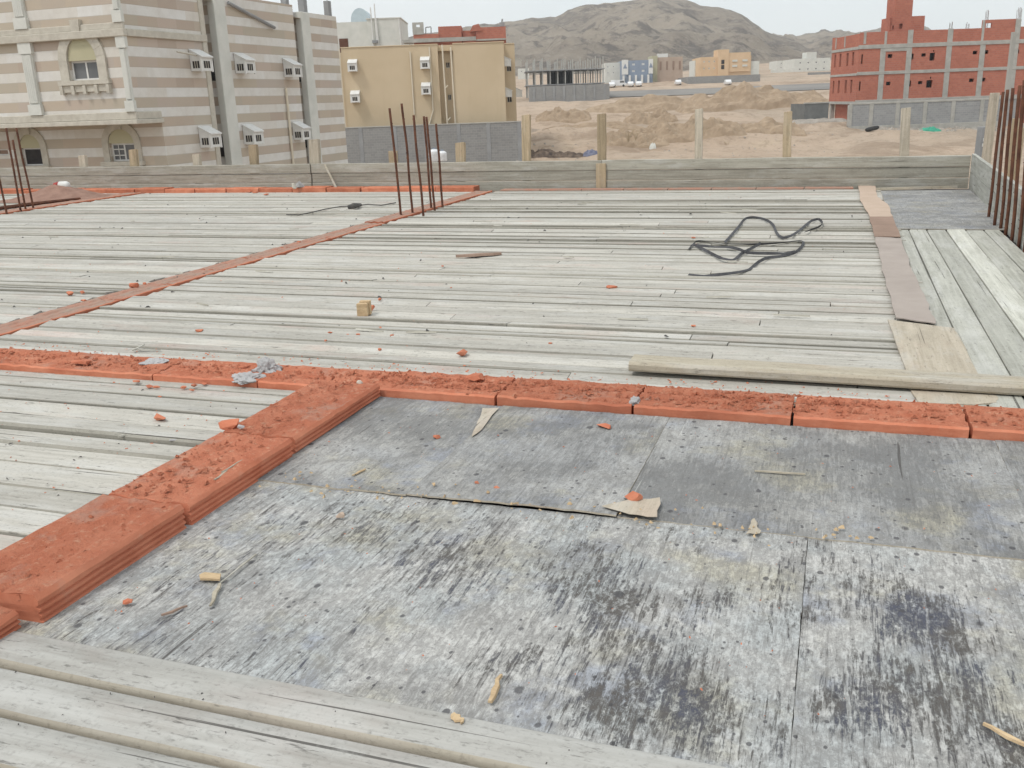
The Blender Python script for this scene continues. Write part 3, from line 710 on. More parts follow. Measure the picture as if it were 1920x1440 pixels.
# long beam on the deck -----------------------------------------------------
A0, A1 = P(1172, 690, .055), P(1920, 722, .055)
mb = MB(); dx = Vector((1, .010, 0)).normalized(); sdy = Vector((-dx.y, dx.x, 0)); st = Vector((-.578, 2.735, .018)); secs = []
for i in range(25):
    t = i/24; c = st+dx*(t*1.47); wv = mn.noise(Vector((t*8, 2, 1)))*.003; wb = mn.noise(Vector((t*7, 5, 1)))*.003; z1 = .029+mn.noise(Vector((t*5, 0, 4)))*.002; sag = -.014*t if t < .75 else -.0105-.014*(t-.75)
    if i == 0: c = c+dx*.004
    secs.append([c+sdy*(.004+wv)+Vector((0, 0, sag)), c+sdy*wv+Vector((0, 0, .006+sag)), c+sdy*wv+Vector((0, 0, z1-.008+sag)), c+sdy*(.008+wv)+Vector((0, 0, z1+sag)), c+sdy*(.095+wb)+Vector((0, 0, z1+sag)), c+sdy*(.10+wb)+Vector((0, 0, z1-.005+sag)), c+sdy*(.10+wb)+Vector((0, 0, sag))])
mb.sweep(secs, True, .5)
tag(mb.build('timber_beam', M['beam_x'], top=True, smooth=False), 'long pale yellow timber beam lying across the deck in front of the cardboard strip', 'timber beam')

# boards running away on the side -------------------------------------------
bx = [.345, .413, .512, .617, .72, .82, .906]
BL = ['half covered by the brown sheets', 'weathered, beside the half covered one', 'grey, second from the brown sheets', 'whitest, cement splashed, middle of the set', 'greenish, next to the whitest board', 'outermost, below the rusty bars and side boards']
for i in range(6):
    a, b = bx[i]+.002, bx[i+1]-.003; mb = MB(); secs = []; n = 14
    for k in range(n+1):
        y = lerp(2.64, 6.12, k/n); d = mn.noise(Vector((y*.9, i*5.1, 0)))*.003; zz = [.001, .003, .002, .006, .001, .004, .002][i]
        secs.append([(a+d, y, -.02), (a+d, y, zz-.005), (a+.006+d, y, zz), (b-.005+d, y, zz), (b+d, y, zz-.005), (b+d, y, -.02)])
    mb.sweep(secs, True, [.35, .55, .3, 1.15, .6, .5, .62][i])
    tag(mb.build('deck_board', M['deck_y'], top=True), 'long deck board running away, ' + BL[i], 'board', 'lengthwise boards beside the wide bay')
# strips of fibre sheet --------------------------------------------------------
tag(patch([(1609, 350), (1641, 351), (1645, 372), (1664, 385), (1674, 409), (1631, 411), (1612, 378)], .012, M['card_tan'], 'fibre_sheet', .004, 11, 4, .006), 'pale tan fibre sheet at the far end of the covering strip', 'fibre sheet', 'sheets covering the bay joint')
tag(patch([(1630, 410), (1674, 410), (1688, 448), (1639, 447)], .014, M['card_brown'], 'fibre_sheet', .005, 12, 4, .005), 'dark brown fibre sheet, second from the far end of the strip', 'fibre sheet', 'sheets covering the bay joint')
tag(patch([(1641, 447), (1690, 450), (1712, 516), (1653, 512)], .010, M['card_grey'], 'fibre_sheet', .004, 13, 5, .007), 'grey brown fibre sheet with torn edge, below the dark brown one', 'fibre sheet', 'sheets covering the bay joint')
tag(patch([(1653, 511), (1711, 515), (1737, 570), (1754, 613), (1680, 602)], .014, M['card_grey'], 'fibre_sheet', .004, 14, 5, .006), 'long grey brown fibre sheet above the bare plywood piece', 'fibre sheet', 'sheets covering the bay joint')
tag(patch([(1664, 604), (1788, 620), (1800, 640), (1836, 712), (1702, 706)], .010, M['rawply'], 'fibre_sheet', .006, 15, 4, .002), 'bare tan plywood piece with an oval stain, behind the timber beam', 'plywood piece', 'sheets covering the bay joint')
tag(patch([(1705, 728), (1860, 738), (1872, 748), (1868, 757), (1828, 761), (1722, 757)], .004, M['rawply'], 'fibre_sheet', .005, 16, 3, .002), 'bare tan plywood piece poking out in front of the timber beam', 'plywood piece', 'sheets covering the bay joint')
sliver((1643, 357), (1795, 353), .035, .02, .008, M['beam_x'], 'thin pale batten lying at the foot of the far edge boards', 'batten')

# strap --------------------------------------------------------------------
def ribbon(mb, pts, w, tilts, lift=None, z=.006):
    c = [P(a, b, 0) for a, b in pts]; q = []
    for i in range(len(c)-1):                                  # catmull-rom
        p0, p1, p2, p3 = c[max(i-1, 0)], c[i], c[i+1], c[min(i+2, len(c)-1)]
        for k in range(7):
            t = k/7; q.append((.5*((2*p1)+(p2-p0)*t+(2*p0-5*p1+4*p2-p3)*t*t+(3*p1-p0-3*p2+p3)*t**3), i+t))
    q.append((c[-1], len(c)-1.)); secs = []
    for i, (p, s) in enumerate(q):
        d = (q[min(i+1, len(q)-1)][0]-q[max(i-1, 0)][0]).normalized(); sd = Vector((-d.y, d.x, 0)); k = int(s); f = s-k
        a = lerp(tilts[k % len(tilts)], tilts[(k+1) % len(tilts)], f); wd = sd*math.cos(a)+Vector((0, 0, 1))*math.sin(a); nm = d.cross(wd).normalized()
        h = z+abs(math.sin(a))*w/2+(lift[min(k, len(lift)-1)]*(1-f)+lift[min(k+1, len(lift)-1)]*f if lift else 0)
        b = p+Vector((0, 0, h)); secs.append([b-wd*w/2-nm*.001, b+wd*w/2-nm*.001, b+wd*w/2+nm*.001, b-wd*w/2+nm*.001])
    mb.sweep(secs, True)
cv = lambda L: [(960+a/2, 280+b/2) for a, b in L]
mb = MB(); W_ = .0155
ribbon(mb, cv([(662, 474), (720, 478), (780, 477), (850, 466), (892, 453), (925, 430), (958, 414), (1010, 406), (1060, 395), (1088, 368), (1086, 347), (1020, 354), (930, 362), (860, 360), (800, 358), (740, 350), (690, 352), (664, 378)]), W_, [.3, .2, .9, .5, .2, 1.1, .9, .6, 1.2, .8, .3, .5, .9, .4], None, .004)
ribbon(mb, cv([(672, 368), (720, 374), (760, 376), (810, 378), (850, 388), (885, 401), (960, 404), (1020, 401), (1062, 396)]), W_, [.4, .9, .3, .6, 1.3, 1.4, 1.3], None, .012)
ribbon(mb, cv([(680, 366), (725, 388), (760, 408), (790, 418), (832, 420), (862, 400), (900, 380), (932, 362)]), W_, [1.2, .8, 1.3, .5, .2, .8, 1.1], None, .008)
ribbon(mb, cv([(798, 358), (822, 330), (850, 298), (872, 272), (895, 265), (925, 267), (955, 276), (978, 292), (990, 318), (1003, 336), (1022, 342), (1050, 330), (1080, 310), (1108, 286), (1130, 275), (1152, 273), (1163, 288), (1148, 302), (1118, 312), (1098, 318)]), W_, [.4, .3, .4, 1.1, 1.3, 1.2, 1.3, .9, .5, .9, 1.2], None, .010)
tag(mb.build('strap', M['strap'], top=True), 'long black webbing strap lying tangled on the wide plank bay', 'strap')
mb = MB(); mb.tube([P(x, y, .012) for x, y in ((537, 402), (560, 403), (585, 398), (610, 392), (640, 387), (668, 386), (690, 383), (715, 385), (742, 380))], .005, 6)
w1 = mb.build('wire', M['wire'], top=True); tag(w1, 'thin dark wire lying on the planks behind the rusty bars', 'wire')
mb = MB(); mb.tube([P(652, 389, .02), P(664, 386, .03), P(676, 384, .02)], [.016, .026, .014], 7, wob=.3); mb.build('knot', M['wire'], w1); k_ = bpy.context.scene.objects['knot']; k_.matrix_parent_inverse = Matrix.Translation(-w1.location)

# =================================================================== EDGE BOARDS, STAKES, BARS
YB = 8.86
za, zb = hit(0, 315, 1, YB), hit(1820, 291, 1, YB)
ztop = lambda x: lerp(za.z, zb.z, (x-za.x)/(zb.x-za.x))
j1, j2 = hit(583, 330, 1, YB).x, hit(1128, 320, 1, YB).x
segs = [(-13.6, j1, 'towards the striped house'), (j1, j2, 'in front of the ochre house'), (j2, 1.03, 'in front of the sandy plot')]
for r_ in range(3):
    for k, (xa, xb, where) in enumerate(segs):
        mb = MB(); secs = []; n = 26; sh = .012*(k % 2)
        for i in range(n+1):
            x = lerp(xa+.004, xb-.004, i/n); H = (ztop(x)+.02)/3; zl = -.02+H*r_+.0025; zh = -.02+H*(r_+1)-.0015
            wv = mn.noise(Vector((x*1.1, r_*4.7, k)))*.006; yy = YB+sh+mn.noise(Vector((x*.8, r_*3.3, 5)))*.006+.004*(r_ % 2)
            zh += wv*(1 if r_ == 2 else .3); zl += wv*.3
            secs.append([(x, yy, zl), (x, yy-.002, zl+.004), (x, yy-.002, zh-.004), (x, yy+.003, zh), (x, yy+.024, zh), (x, yy+.024, zl)])
        mb.sweep(secs, True, [.55, .35, .62][r_]+.2*(k-1)*(r_-1))
        tag(mb.build('edge_board', M['edge_x'], top=True), ['lowest', 'middle', 'topmost'][r_]+' grey edge board of the far side, '+where, 'board', 'boards along the far edge of the deck')
# side edge boards
pa, pb = Vector((1.03, 8.84, 0)), Vector((.912, 5.25, 0)); dd = (pb-pa).normalized(); nn = Vector((-dd.y, dd.x, 0))
if nn.x < 0: nn = -nn
ht = .27
for r_, sg in ((0, 0), (1, 0), (0, 1), (1, 1)):
    mb = MB(); secs = []
    for i in range(17):
        c = pa+dd*(3.6*i/16) if sg == 0 else Vector((.914, 5.23-4.7*i/16, 0)); w = mn.noise(Vector((i*.4, r_*3, 0)))*.005; zl = -.02+(ht+.02)/2*r_+.002; zh = -.02+(ht+.02)/2*(r_+1)-.001
        secs.append([c+nn*w+Vector((0, 0, zl)), c+nn*w+Vector((0, 0, zh)), c+nn*(w+.026)+Vector((0, 0, zh)), c+nn*(w+.026)+Vector((0, 0, zl))])
    mb.sweep(secs, True, .5+.2*r_)
    tag(mb.build('side_board', M['edge_y'], top=True), ['lower', 'upper'][r_]+(' whitish edge board of the side behind the rusty bars' if sg == 0 else ' whitish side board nearer the camera than the rusty bars'), 'board', 'boards along the side edge of the deck')
# joint cover and stakes behind the boards
p0 = hit(1127, 345, 1, YB-.006); mb = MB(); mb.box(p0.x-.045, p0.x+.05, YB-.022, YB-.004, -.0, ztop(p0.x)-.03, .6)
tag(mb.build('joint_cover', M['stake'], top=True, bevel=.003), 'short yellowish cover piece nailed over the joint of the far edge boards', 'wood piece')
def stake(px, pytop, pybot, wpx, y, mat, label, lean=0., hidden=.35):
    a = hit(px, pytop, 1, y); b = hit(px, pybot, 1, y); d = a-Vector((0, 0, EYE)); w = wpx*d.length/F/2; mb = MB(); secs = []
    z0 = b.z-hidden
    for i in range(7):
        z = lerp(z0, a.z, i/6); x = lerp(b.x, a.x+lean, i/6)+mn.noise(Vector((z*4, px, 0)))*.004; q = w*(1+mn.noise(Vector((z*6, px, 7)))*.08)
        secs.append([(x-q, y, z), (x+q, y+.003, z+(.008 if i == 6 else 0)), (x+q, y+.05, z), (x-q, y+.05, z-(.006 if i == 6 else 0))])
    mb.sweep(secs, True, R.random())
    return tag(mb.build('wooden_stake', mat, top=True, bevel=.002), label, 'stake', 'stakes behind the far edge boards')
for px, t, b, w, mt, lb in ((985, 216, 300, 15, 'stake', 'tall brown wooden stake at the end of the grey yard wall'), (1127, 214, 300, 15, 'stake', 'tall yellow wooden stake behind the board joint'),
        (1310, 205, 296, 13, 'stake_pale', 'thin sandy wooden stake against the dug earth'), (1477, 210, 294, 14, 'stake', 'orange topped wooden stake between sand plot and road'),
        (1699, 203, 292, 15, 'stake_pale', 'pale wooden stake in front of the grey fence of the brick building'), (861, 268, 304, 17, 'stake', 'short wide wooden stake beside the white tanks'),
        (587, 262, 312, 19, 'stake_pale', 'grey double width stake at the far corner of the striped house'), (472, 272, 312, 15, 'stake', 'orange stake under the middle lower white cage'),
        (366, 290, 313, 13, 'stake_pale', 'short dull stake near the lower front white cage'), (247, 281, 313, 14, 'stake', 'wood stake beside the lower lattice window'),
        (152, 292, 315, 13, 'stake_pale', 'short pinkish stake between the two lower windows')):
    stake(px, t, b, w, YB+.045, M[mt], lb)
# thin pale stick leaning on the boards
mb = MB(); mb.tube([P(633, 358, .003), hit(622, 335, 1, 8.78), hit(609, 309, 1, 8.84)], [.011, .012, .010], 6)
tag(mb.build('leaning_stick', M['beam_x'], top=True), 'thin pale stick leaning against the far edge boards', 'stick')
def bar(foot, top, r, label, group, z0=-.05):
    d = (top-foot); mb = MB(); path = []
    for i in range(15): 
        t = i/14; path.append(foot+d*t+Vector((mn.noise(Vector((t*2.5, foot.x*13, 0))), mn.noise(Vector((t*2.5, foot.y*7, 9))), 0))*.006)
    path[0] += Vector((0, 0, z0)); mb.tube(path, r, 7)
    # rolled ribs of the bar
    n = 60
    for i in range(n):
        c = foot+d*((i+.5)/n); a = i*.5
        mb.tube([c+Vector((r*.6*math.cos(a), r*.6*math.sin(a), -.002)), c+Vector((r*1.12*math.cos(a+.4), r*1.12*math.sin(a+.4), .004)), c+Vector((r*.6*math.cos(a+1.2), r*.6*math.sin(a+1.2), .009))], .0016, 4) if i % 3 == 0 else None
    o = mb.build('steel_bar', M['rust'], top=True, smooth=True); return tag(o, label, 'steel bar', group)
CB = [((752, 405), (731, 203)), ((774, 401), (754, 194)), ((794, 404), (775, 216)), ((809, 392), (795, 218)), ((815, 395), (800, 219)), ((830, 390), (818, 232))]
nm = ['leftmost', 'tallest, second from the left', 'third from the left', 'fourth from the left', 'fifth from the left', 'rightmost and shortest']
for (f_, t_), l in zip(CB, nm):
    a = P(*f_, .0); dep = a.dot(HF); q = Q(t_[0], t_[1], dep); b = hw(q.x, q.y, q.z); bar(a, b, .0092, 'rusty starter bar, '+l+' of six in the narrow row', 'six starter bars in the narrow row')
LB = [((-16, 410), (-40, 245)), ((13, 402), (-14, 270)), ((39, 396), (11, 240)), ((48, 394), (24, 262)), ((63, 392), (30, 240))]
nm = ['first', 'leftmost visible', 'second visible from the left', 'third visible from the left', 'rightmost']
for i, ((f_, t_), l) in enumerate(zip(LB, nm)):
    if i == 0: continue
    a = P(*f_, .0); dep = a.dot(HF); q = Q(t_[0], t_[1], dep); b = hw(q.x, q.y, q.z); bar(a, b, .0095, 'thin rusty starter bar, '+l+' of those before the striped house', 'starter bars before the striped house')
RB = [((1853, 408), (1881, 172)), ((1864, 424), (1889, 168)), ((1876, 430), (1899, 165)), ((1885, 442), (1912, 160)), ((1897, 452), (1921, 150)), ((1910, 462), (1936, 148)), ((1921, 474), (1950, 140))]
for i, (f_, t_) in enumerate(RB):
    a = hit(f_[0], f_[1], 2, .0); dep = a.dot(HF); q = Q(t_[0], t_[1], dep); b = hw(q.x, q.y, q.z); bar(a, b, .0095, 'dark rusty bar in front of the side boards, '+ORD[i]+' from the far corner', 'bars in front of the side boards')
# uprights outside the side boards
def post(pt, pb, wpx, dep, mat, name, label, cat, thick=.05, drop=.6):
    a, b = Q(*pt, dep), Q(*pb, dep); w = wpx*dep/F/2; mb = MB(); secs = []
    for i in range(6):
        t = i/5; r = lerp(b.x, a.x, t); z = lerp(b.z-drop, a.z, t); wv = mn.noise(Vector((t*3, pt[0], 0)))*w*.08
        secs.append([hw(r-w+wv, dep, z), hw(r+w+wv, dep, z), hw(r+w+wv, dep+thick, z), hw(r-w+wv, dep+thick, z)])
    mb.sweep(secs, True, .5); return tag(mb.build(name, mat, top=True, bevel=.003), label, cat)
post((1868, 174), (1848, 300), 14, 9.2, M['stake_pale'], 'wooden_post', 'pale squared post with orange top just before the rusty bars', 'post')
post((1917, 240), (1907, 318), 10, 8.0, M['stake'], 'wooden_post', 'orange wooden prop between the rusty bars at the frame edge', 'post')
post((1908, 222), (1898, 312), 9, 8.6, M['stake'], 'wooden_post', 'brown wooden prop behind the rusty bars', 'post')
o = post((1851, 238), (1842, 292), 16, 10.5, M['conc_dark'], 'concrete_post', 'dark grey concrete stub with two white marks beyond the side boards', 'post', .12)
for k, yy in enumerate((262, 272)):
    a = Q(1844+2*(1-k), yy, 10.497); mb = MB(); mb.obox(hw(a.x, 10.496, a.z), (.014, .003, .017), Matrix.Rotation(YW, 3, 'Z')); mk = mb.build('paint_mark', M['white'], o); mk.matrix_parent_inverse = Matrix.Translation(-o.location)
post((1903, 60), (1872, 300), 7, 13.5, M['concrete'], 'concrete_post', 'tall slim grey concrete column rising behind the rusty bars', 'post', .05, 4.)

# dirt heap with a white and red can at the far corner of the deck
c = P(112, 372); mb = MB(); g = []
for i in range(25):
    row = []
    for j in range(13):
        u, w = i/12-1, j/6-1; d = math.sqrt(u*u+w*w); h = max(0, 1-d)**1.25*.165; x = c.x+u*.62; y = c.y+w*.45
        row.append(Vector((x, y, h+.0006+mn.noise(Vector((x*9, y*9, 2)))*.014*min(1, h*22))))
    g.append(row)
for i in range(24):
    for j in range(12): mb.poly([g[i][j], g[i+1][j], g[i+1][j+1], g[i][j+1]])
tag(mb.build('dirt_heap', M['dirtpile'], top=True, weld=True), 'low cone of red brown dirt on the far plank bay', 'dirt heap')
mb = MB(); p = P(120, 372); p.z = .135; mb.tube([p+Vector((-.03, 0, 0)), p+Vector((.05, .02, .0)), p+Vector((.07, .025, 0))], [.04, .042, .03], 12)
o = mb.build('can', M['white'], top=True, smooth=True); tag(o, 'white can with a red end lying on top of the dirt heap', 'can')
mb = MB(); mb.tube([p+Vector((-.085, -.015, 0)), p+Vector((-.031, 0, 0))], [.028, .041], 12); q_ = mb.build('lid', simple('red plastic', (.30, .03, .03), (.36, .05, .04), 6, .5), o, smooth=True); q_.matrix_parent_inverse = Matrix.Translation(-o.location)
mb = MB(); mb.box(*sorted((P(-60, 392).x, P(-60, 392).x+.01)), 0, .01, 0, .01) if False else None
a, b = P(-40, 396, .02), P(150, 372, .02); mb = MB(); mb.tube([a, a.lerp(b, .5)+Vector((0, 0, .004)), b], [.02, .02, .012], 6)
tag(mb.build('timber_batten', M['rust'], top=True), 'dark brown batten lying at the foot of the dirt heap', 'batten')
chip(563, 353, 14, 13, M['mortar'], 'can', 'small grey lidded tin on the far block row', 'tin', None, 91, .04)
chip(553, 354, 10, 10, M['trim'], 'stone', 'small pale stone beside the grey tin on the far row', 'stone', None, 92, .04)
chip(127, 900, 1, 1, M['mortar'], 'pebble', 'tiny grey pebble on the near plank bay', 'pebble', None, 93) if False else None

# =================================================================== TERRAIN
GT = [(60, -4.8), (78, -4.6), (86, -4.25), (100, -3.35), (130, -2.05), (165, -.75), (205, .62), (235, 2.3), (260, 4.3), (300, 6.2), (360, 9), (460, 14), (700, 18), (3000, 30)]
BUMPS = [(1060, 205, 128, 12, 5, .55), (1215, 222, 118, 7, 3, .5), (1400, 196, 138, 16, 5, .9), (1330, 210, 126, 10, 4, .6), (1080, 245, 104, 7, 2.5, 1.2), (1190, 262, 97, 6, 2.5, .7), (1420, 240, 105, 9, 4, .9), (1500, 250, 100, 6, 3, .5), (1340, 262, 95, 5, 2, .6)]
BM = [(Q(px, py, f).x, f, a, b, h) for px, py, f, a, b, h in BUMPS]
def gz(r, f, detail=True):
    z = interp(f if f > 0 else 0, GT)
    if detail:
        k = min(1, max(0, (f-70)/20))*(1 if f < 190 else max(0, 1-(f-190)/15))
        if abs(r) < 260 and k > 0:
            for br, bf, a, b, h in BM: z += h*math.exp(-((r-br)/a)**2-((f-bf)/b)**2)
            z += k*(mn.noise(Vector((r*.07, f*.09, 0)))*.6+mn.noise(Vector((r*.25, f*.22, 3)))*.42+mn.noise(Vector((r*.8, f*.7, 5)))*.2*(1 if f < 125 else .4))
    return z
mb = MB(); rad = [0, 8, 16, 24, 32, 40, 48, 54, 60]; d = 60
while d < 300: d *= 1.012; rad.append(d)
while d < 1500: d *= 1.12; rad.append(d)
ang = []; a = -180.
while a < 180: ang.append(a); a += .35 if -36 <= a < 38 else 6.
N = len(ang); verts = []
for d in rad:
    for a in ang:
        r = d*math.sin(math.radians(a)); f = d*math.cos(math.radians(a)); verts.append(hw(r, f, gz(r, f)))
mb.v = verts
for i in range(len(rad)-1):
    for j in range(N):
        mb.f.append((i*N+j, i*N+(j+1) % N, (i+1)*N+(j+1) % N, (i+1)*N+j)); mb.t.append(.5); mb.m.append(0)
struct(mb.build('ground', M['sand'], weld=True, smooth=True))
# road on the slope
mb = MB(); secs = []
for i in range(60):
    r = lerp(18, 150, i/59)
    f0 = 206+mn.noise(Vector((r*.03, 0, 0)))*3+(r-18)*.03; f1 = f0+24
    secs.append([hw(r, lerp(f0, f1, k/4), gz(r, lerp(f0, f1, k/4), False)+.12) for k in range(5)])
mb.sweep(secs, False, closed=False); struct(mb.build('road', M['asphalt'], smooth=True))
# mountains ----------------------------------------------------------------
def mountain(sil, dep, base_f, name, seed, zb, amp, wide=0):
    mb = MB(); pts = []; ks = []
    for px, py in sil:
        q = Q(px, py, dep); ks.append((q.x/dep, q.z))
    k0, k1 = ks[0][0], ks[-1][0]; n = int((k1-k0)*dep/4.5); m = 62; g = []
    for i in range(n+1):
        k = lerp(k0, k1, i/n); zc = interp(k, ks); row = []
        for j in range(m+1):
            t = j/m; f = lerp(base_f, dep, t) if t <= 1 else dep; r = k*f
            zz = lerp(zb, zc, t**1.12)
            q = Vector((r*.011, f*.011, seed)); rid = 1-abs(mn.noise(q))*2; rid2 = 1-abs(mn.noise(q*2.7))*2; rid3 = mn.noise(q*8)
            e = math.sin(math.pi*min(1, t))**.8
            zz += amp*e*(rid*.55+rid2*.32+rid3*.2-.45)*min(1, (zc-zb)/45)
            zz += amp*.05*mn.noise(q*19)*min(1, t*4)
            if t > .97: zz += mn.noise(Vector((r*.05, seed, 0)))*amp*.05
            row.append(hw(r, f, zz))
        for j in range(1, 8): f = dep+j*45; row.append(hw(k*f, f, lerp(zc, zb-8, j/7)))
        g.append(row)
    mb.v = [p for row in g for p in row]; w = len(g[0])
    for i in range(n):
        for j in range(w-1): mb.f.append((i*w+j, (i+1)*w+j, (i+1)*w+j+1, i*w+j+1)); mb.t.append(.5); mb.m.append(0)
    return struct(mb.build(name, M['rock'], smooth=True))
mountain([(600, 130), (700, 88), (800, 62), (870, 52), (940, 43), (1000, 35), (1040, 33), (1075, 15), (1095, 10), (1150, 6), (1190, 2), (1210, -4), (1240, -7), (1285, -1), (1310, 10), (1350, 13), (1390, 27), (1420, 48), (1438, 62), (1470, 72), (1520, 92), (1570, 120), (1640, 150)], 760, 330, 'mountain', 2.3, 4, 20)
mountain([(1330, 120), (1400, 82), (1440, 64), (1460, 66), (1500, 69), (1515, 65), (1545, 60), (1570, 58), (1600, 61), (1640, 57), (1665, 50), (1690, 42), (1720, 46), (1760, 62), (1830, 70), (1920, 84), (2050, 110)], 1150, 430, 'mountain', 8.1, 8, 24)

# =================================================================== BUILDINGS
def frame_window(parent, o, ax, inw, x0, x1, z0, z1, fw_=.05, mat='white', pane='glass', bars=1, name='window'):
    """a window: frame child and pane sub-part, set in the opening"""
    o, ax, inw = Vector(o), Vector(ax), Vector(inw); Z = Vector((0, 0, 1)); mb = MB(); n = inw.normalized()
    def bx(a, b, c, d, t0, t1):
        p = [o+ax*a+Z*c+n*t0, o+ax*b+Z*c+n*t0, o+ax*b+Z*d+n*t0, o+ax*a+Z*d+n*t0]; mb.extrude(p, n*(t1-t0))
    t0, t1 = inw.length*.35, inw.length*.35+.05
    bx(x0, x0+fw_, z0, z1, t0, t1); bx(x1-fw_, x1, z0, z1, t0, t1); bx(x0+fw_, x1-fw_, z0, z0+fw_, t0, t1); bx(x0+fw_, x1-fw_, z1-fw_, z1, t0, t1)
    for k in range(bars):
        c = lerp(x0, x1, (k+1)/(bars+1)); bx(c-fw_/2, c+fw_/2, z0+fw_, z1-fw_, t0, t1)
    w = mb.build(name, M[mat], parent)
    mb = MB(); p = [o+ax*(x0+fw_)+Z*(z0+fw_)+n*(t0+.02), o+ax*(x1-fw_)+Z*(z0+fw_)+n*(t0+.02), o+ax*(x1-fw_)+Z*(z1-fw_)+n*(t0+.02), o+ax*(x0+fw_)+Z*(z1-fw_)+n*(t0+.02)]
    mb.extrude(p, n*.015); mb.build('pane', M[pane], w)
    return w
def ac_cage(parent, o, ax, outn, w, h, d, two=True, slope=.35):
    """white sheet-metal air conditioner cage with sloping lid and dark grilles"""
    o, ax, n = Vector(o), Vector(ax), Vector(outn); Z = Vector((0, 0, 1)); mb = MB()
    prof = lambda a: [o+ax*a, o+ax*a+n*d, o+ax*a+n*d+Z*h*(1-slope), o+ax*a+Z*h]
    mb.sweep([prof(-w/2), prof(w/2)], True)
    lid = lambda a: [o+ax*a+n*(d+.07)+Z*(h*(1-slope)-.02), o+ax*a+n*(d+.07)+Z*(h*(1-slope)+.03), o+ax*a+Z*(h+.05), o+ax*a+Z*h]
    mb.sweep([lid(-w/2-.04), lid(w/2+.04)], True)
    for a in (-w/2-.01, w/2+.01): mb.obox(o+ax*a+n*(d-.02)+Z*h*.3, (.035, .035, h*.34), None)
    c = mb.build('ac_cage', M['white'], parent)
    def gr(mid, a, b):
        g = MB(); a = Vector(a); bz = Z*b; out = a.cross(Z).normalized()
        if out.dot(mid-(o+n*d*.5+Z*h*.3)) < 0: out = -out
        q = [mid-a-bz, mid+a-bz, mid+a+bz, mid-a+bz]; g.extrude([p+out*.004 for p in q], -out*.03)
        g.build('grille', M['dark'], c)
        v = MB()
        for k in range(1, 3):
            m = mid-a+a*(2*k/3); v.extrude([m-a.normalized()*.015-bz+out*.006, m+a.normalized()*.015-bz+out*.006, m+a.normalized()*.015+bz+out*.006, m-a.normalized()*.015+bz+out*.006], -out*.01)
        v.build('grille_bar', M['trim'], c)
    gr(o+n*d+Z*h*.30, ax*w*.30, h*.17)
    if two:
        gr(o+n*d*.5-ax*w/2+Z*h*.30, n*d*.30, h*.17)
    return c

# ---- striped stone house (world aligned), corner at XF, YF
XF, ZB = -25.4, -4.85
YF = hit(257, 221, 0, XF).y
O = Vector((XF, YF, ZB)); X1, Y1 = Vector((1, 0, 0)), Vector((0, 1, 0))
hs = empty('striped_house', O, 0, 'tall stone clad house with beige and white horizontal bands and white cages', 'house')
L = lambda p: Vector(p)-O
yA = hit(402, 210, 0, XF).y; yB0 = hit(424, 212, 0, XF).y; yB1 = hit(567, 213, 0, XF).y; yC0 = hit(581, 213, 0, XF).y; yC1 = hit(645, 214, 0, XF).y
zsof = hit(300, 222, 0, XF).z-.05; ztopA = 6.6; yL = hit(303, 225, 0, XF).y
zrB = hit(520, 5, 0, XF).z; zrC = hit(600, 27, 0, XF).z
wl = MB(); Wd = 17.
# lower and upper windows on the front
wu = hit(135, 152, 1, YF), hit(183, 112, 1, YF); wl1 = hit(210, 303, 1, yL), hit(252, 268, 1, yL); wl2 = hit(45, 311, 1, yL), hit(77, 277, 1, yL); wl3 = hit(-12, 292, 1, yL), hit(14, 279, 1, yL)
def hole(a, b): return (min(a.x, b.x)-XF, max(a.x, b.x)-XF, min(a.z, b.z)-ZB, max(a.z, b.z)-ZB)
HU = hole(*wu); HL = [hole(*wl1), hole(*wl2), hole(*wl3)]
zs = zsof-ZB; ztA, ztB, ztC = ztopA-ZB, zrB-ZB, zrC-ZB
wl.facade((0, 0, 0), X1, -Wd, 0, zs+.3, ztA, [HU], (0, .35, 0))
wl.facade((0, yL-YF, 0), X1, -Wd, 0, 0, zs, HL, (0, .35, 0))
wl.poly([(-Wd, 0, zs), (0, 0, zs), (0, yL-YF, zs), (-Wd, yL-YF, zs)])
wl.poly([(-Wd, 0, zs), (0, 0, zs), (0, 0, zs+.3), (-Wd, 0, zs+.3)])
# side face: three bays with recesses between them
a1, b0, b1, c0, c1 = yA-YF, yB0-YF, yB1-YF, yC0-YF, yC1-YF; rc = 1.6
def sidewall(y0, y1, z0, z1): wl.poly([(0, y0, z0), (0, y1, z0), (0, y1, z1), (0, y0, z1)])
sidewall(0, yL-YF, zs, ztA); sidewall(yL-YF, a1, 0, ztA); sidewall(b0, b1, 0, ztB); sidewall(c0, c1, 0, ztC)
hwin = [(-1.25, -.3, 3.7, 4.7), (-1.25, -.3, 6.9, 7.9)]
for y0, y1, zt in ((a1, b0, ztB), (b1, c0, ztC)):
    wl.poly([(0, y0, 0), (-rc, y0, 0), (-rc, y0, zt), (0, y0, zt)]); wl.poly([(-rc, y0, 0), (-rc, y1, 0), (-rc, y1, zt), (-rc, y0, zt)])
    wl.facade((0, y1, 0), X1, -rc, 0, 0, zt, hwin, (0, .2, 0))
wl.poly([(0, c1, 0), (-Wd, c1, 0), (-Wd, c1, ztC), (0, c1, ztC)])
for y0, y1, zt in ((0, a1, ztA), (a1, b1, ztB), (b1, c1, ztC)): wl.poly([(-Wd, y0, zt-.3), (0 if y1 != c1 or 1 else 0, y0, zt-.3), (0, y1, zt-.3), (-Wd, y1, zt-.3)])
wl.poly([(-Wd, a1, ztB-.3), (0, a1, ztB-.3), (0, a1, ztA), (-Wd, a1, ztA)]); wl.poly([(-Wd, b1, ztC-.3), (0, b1, ztC-.3), (0, b1, ztB), (-Wd, b1, ztB)])
wl.build('wall', M['stripe'], hs)
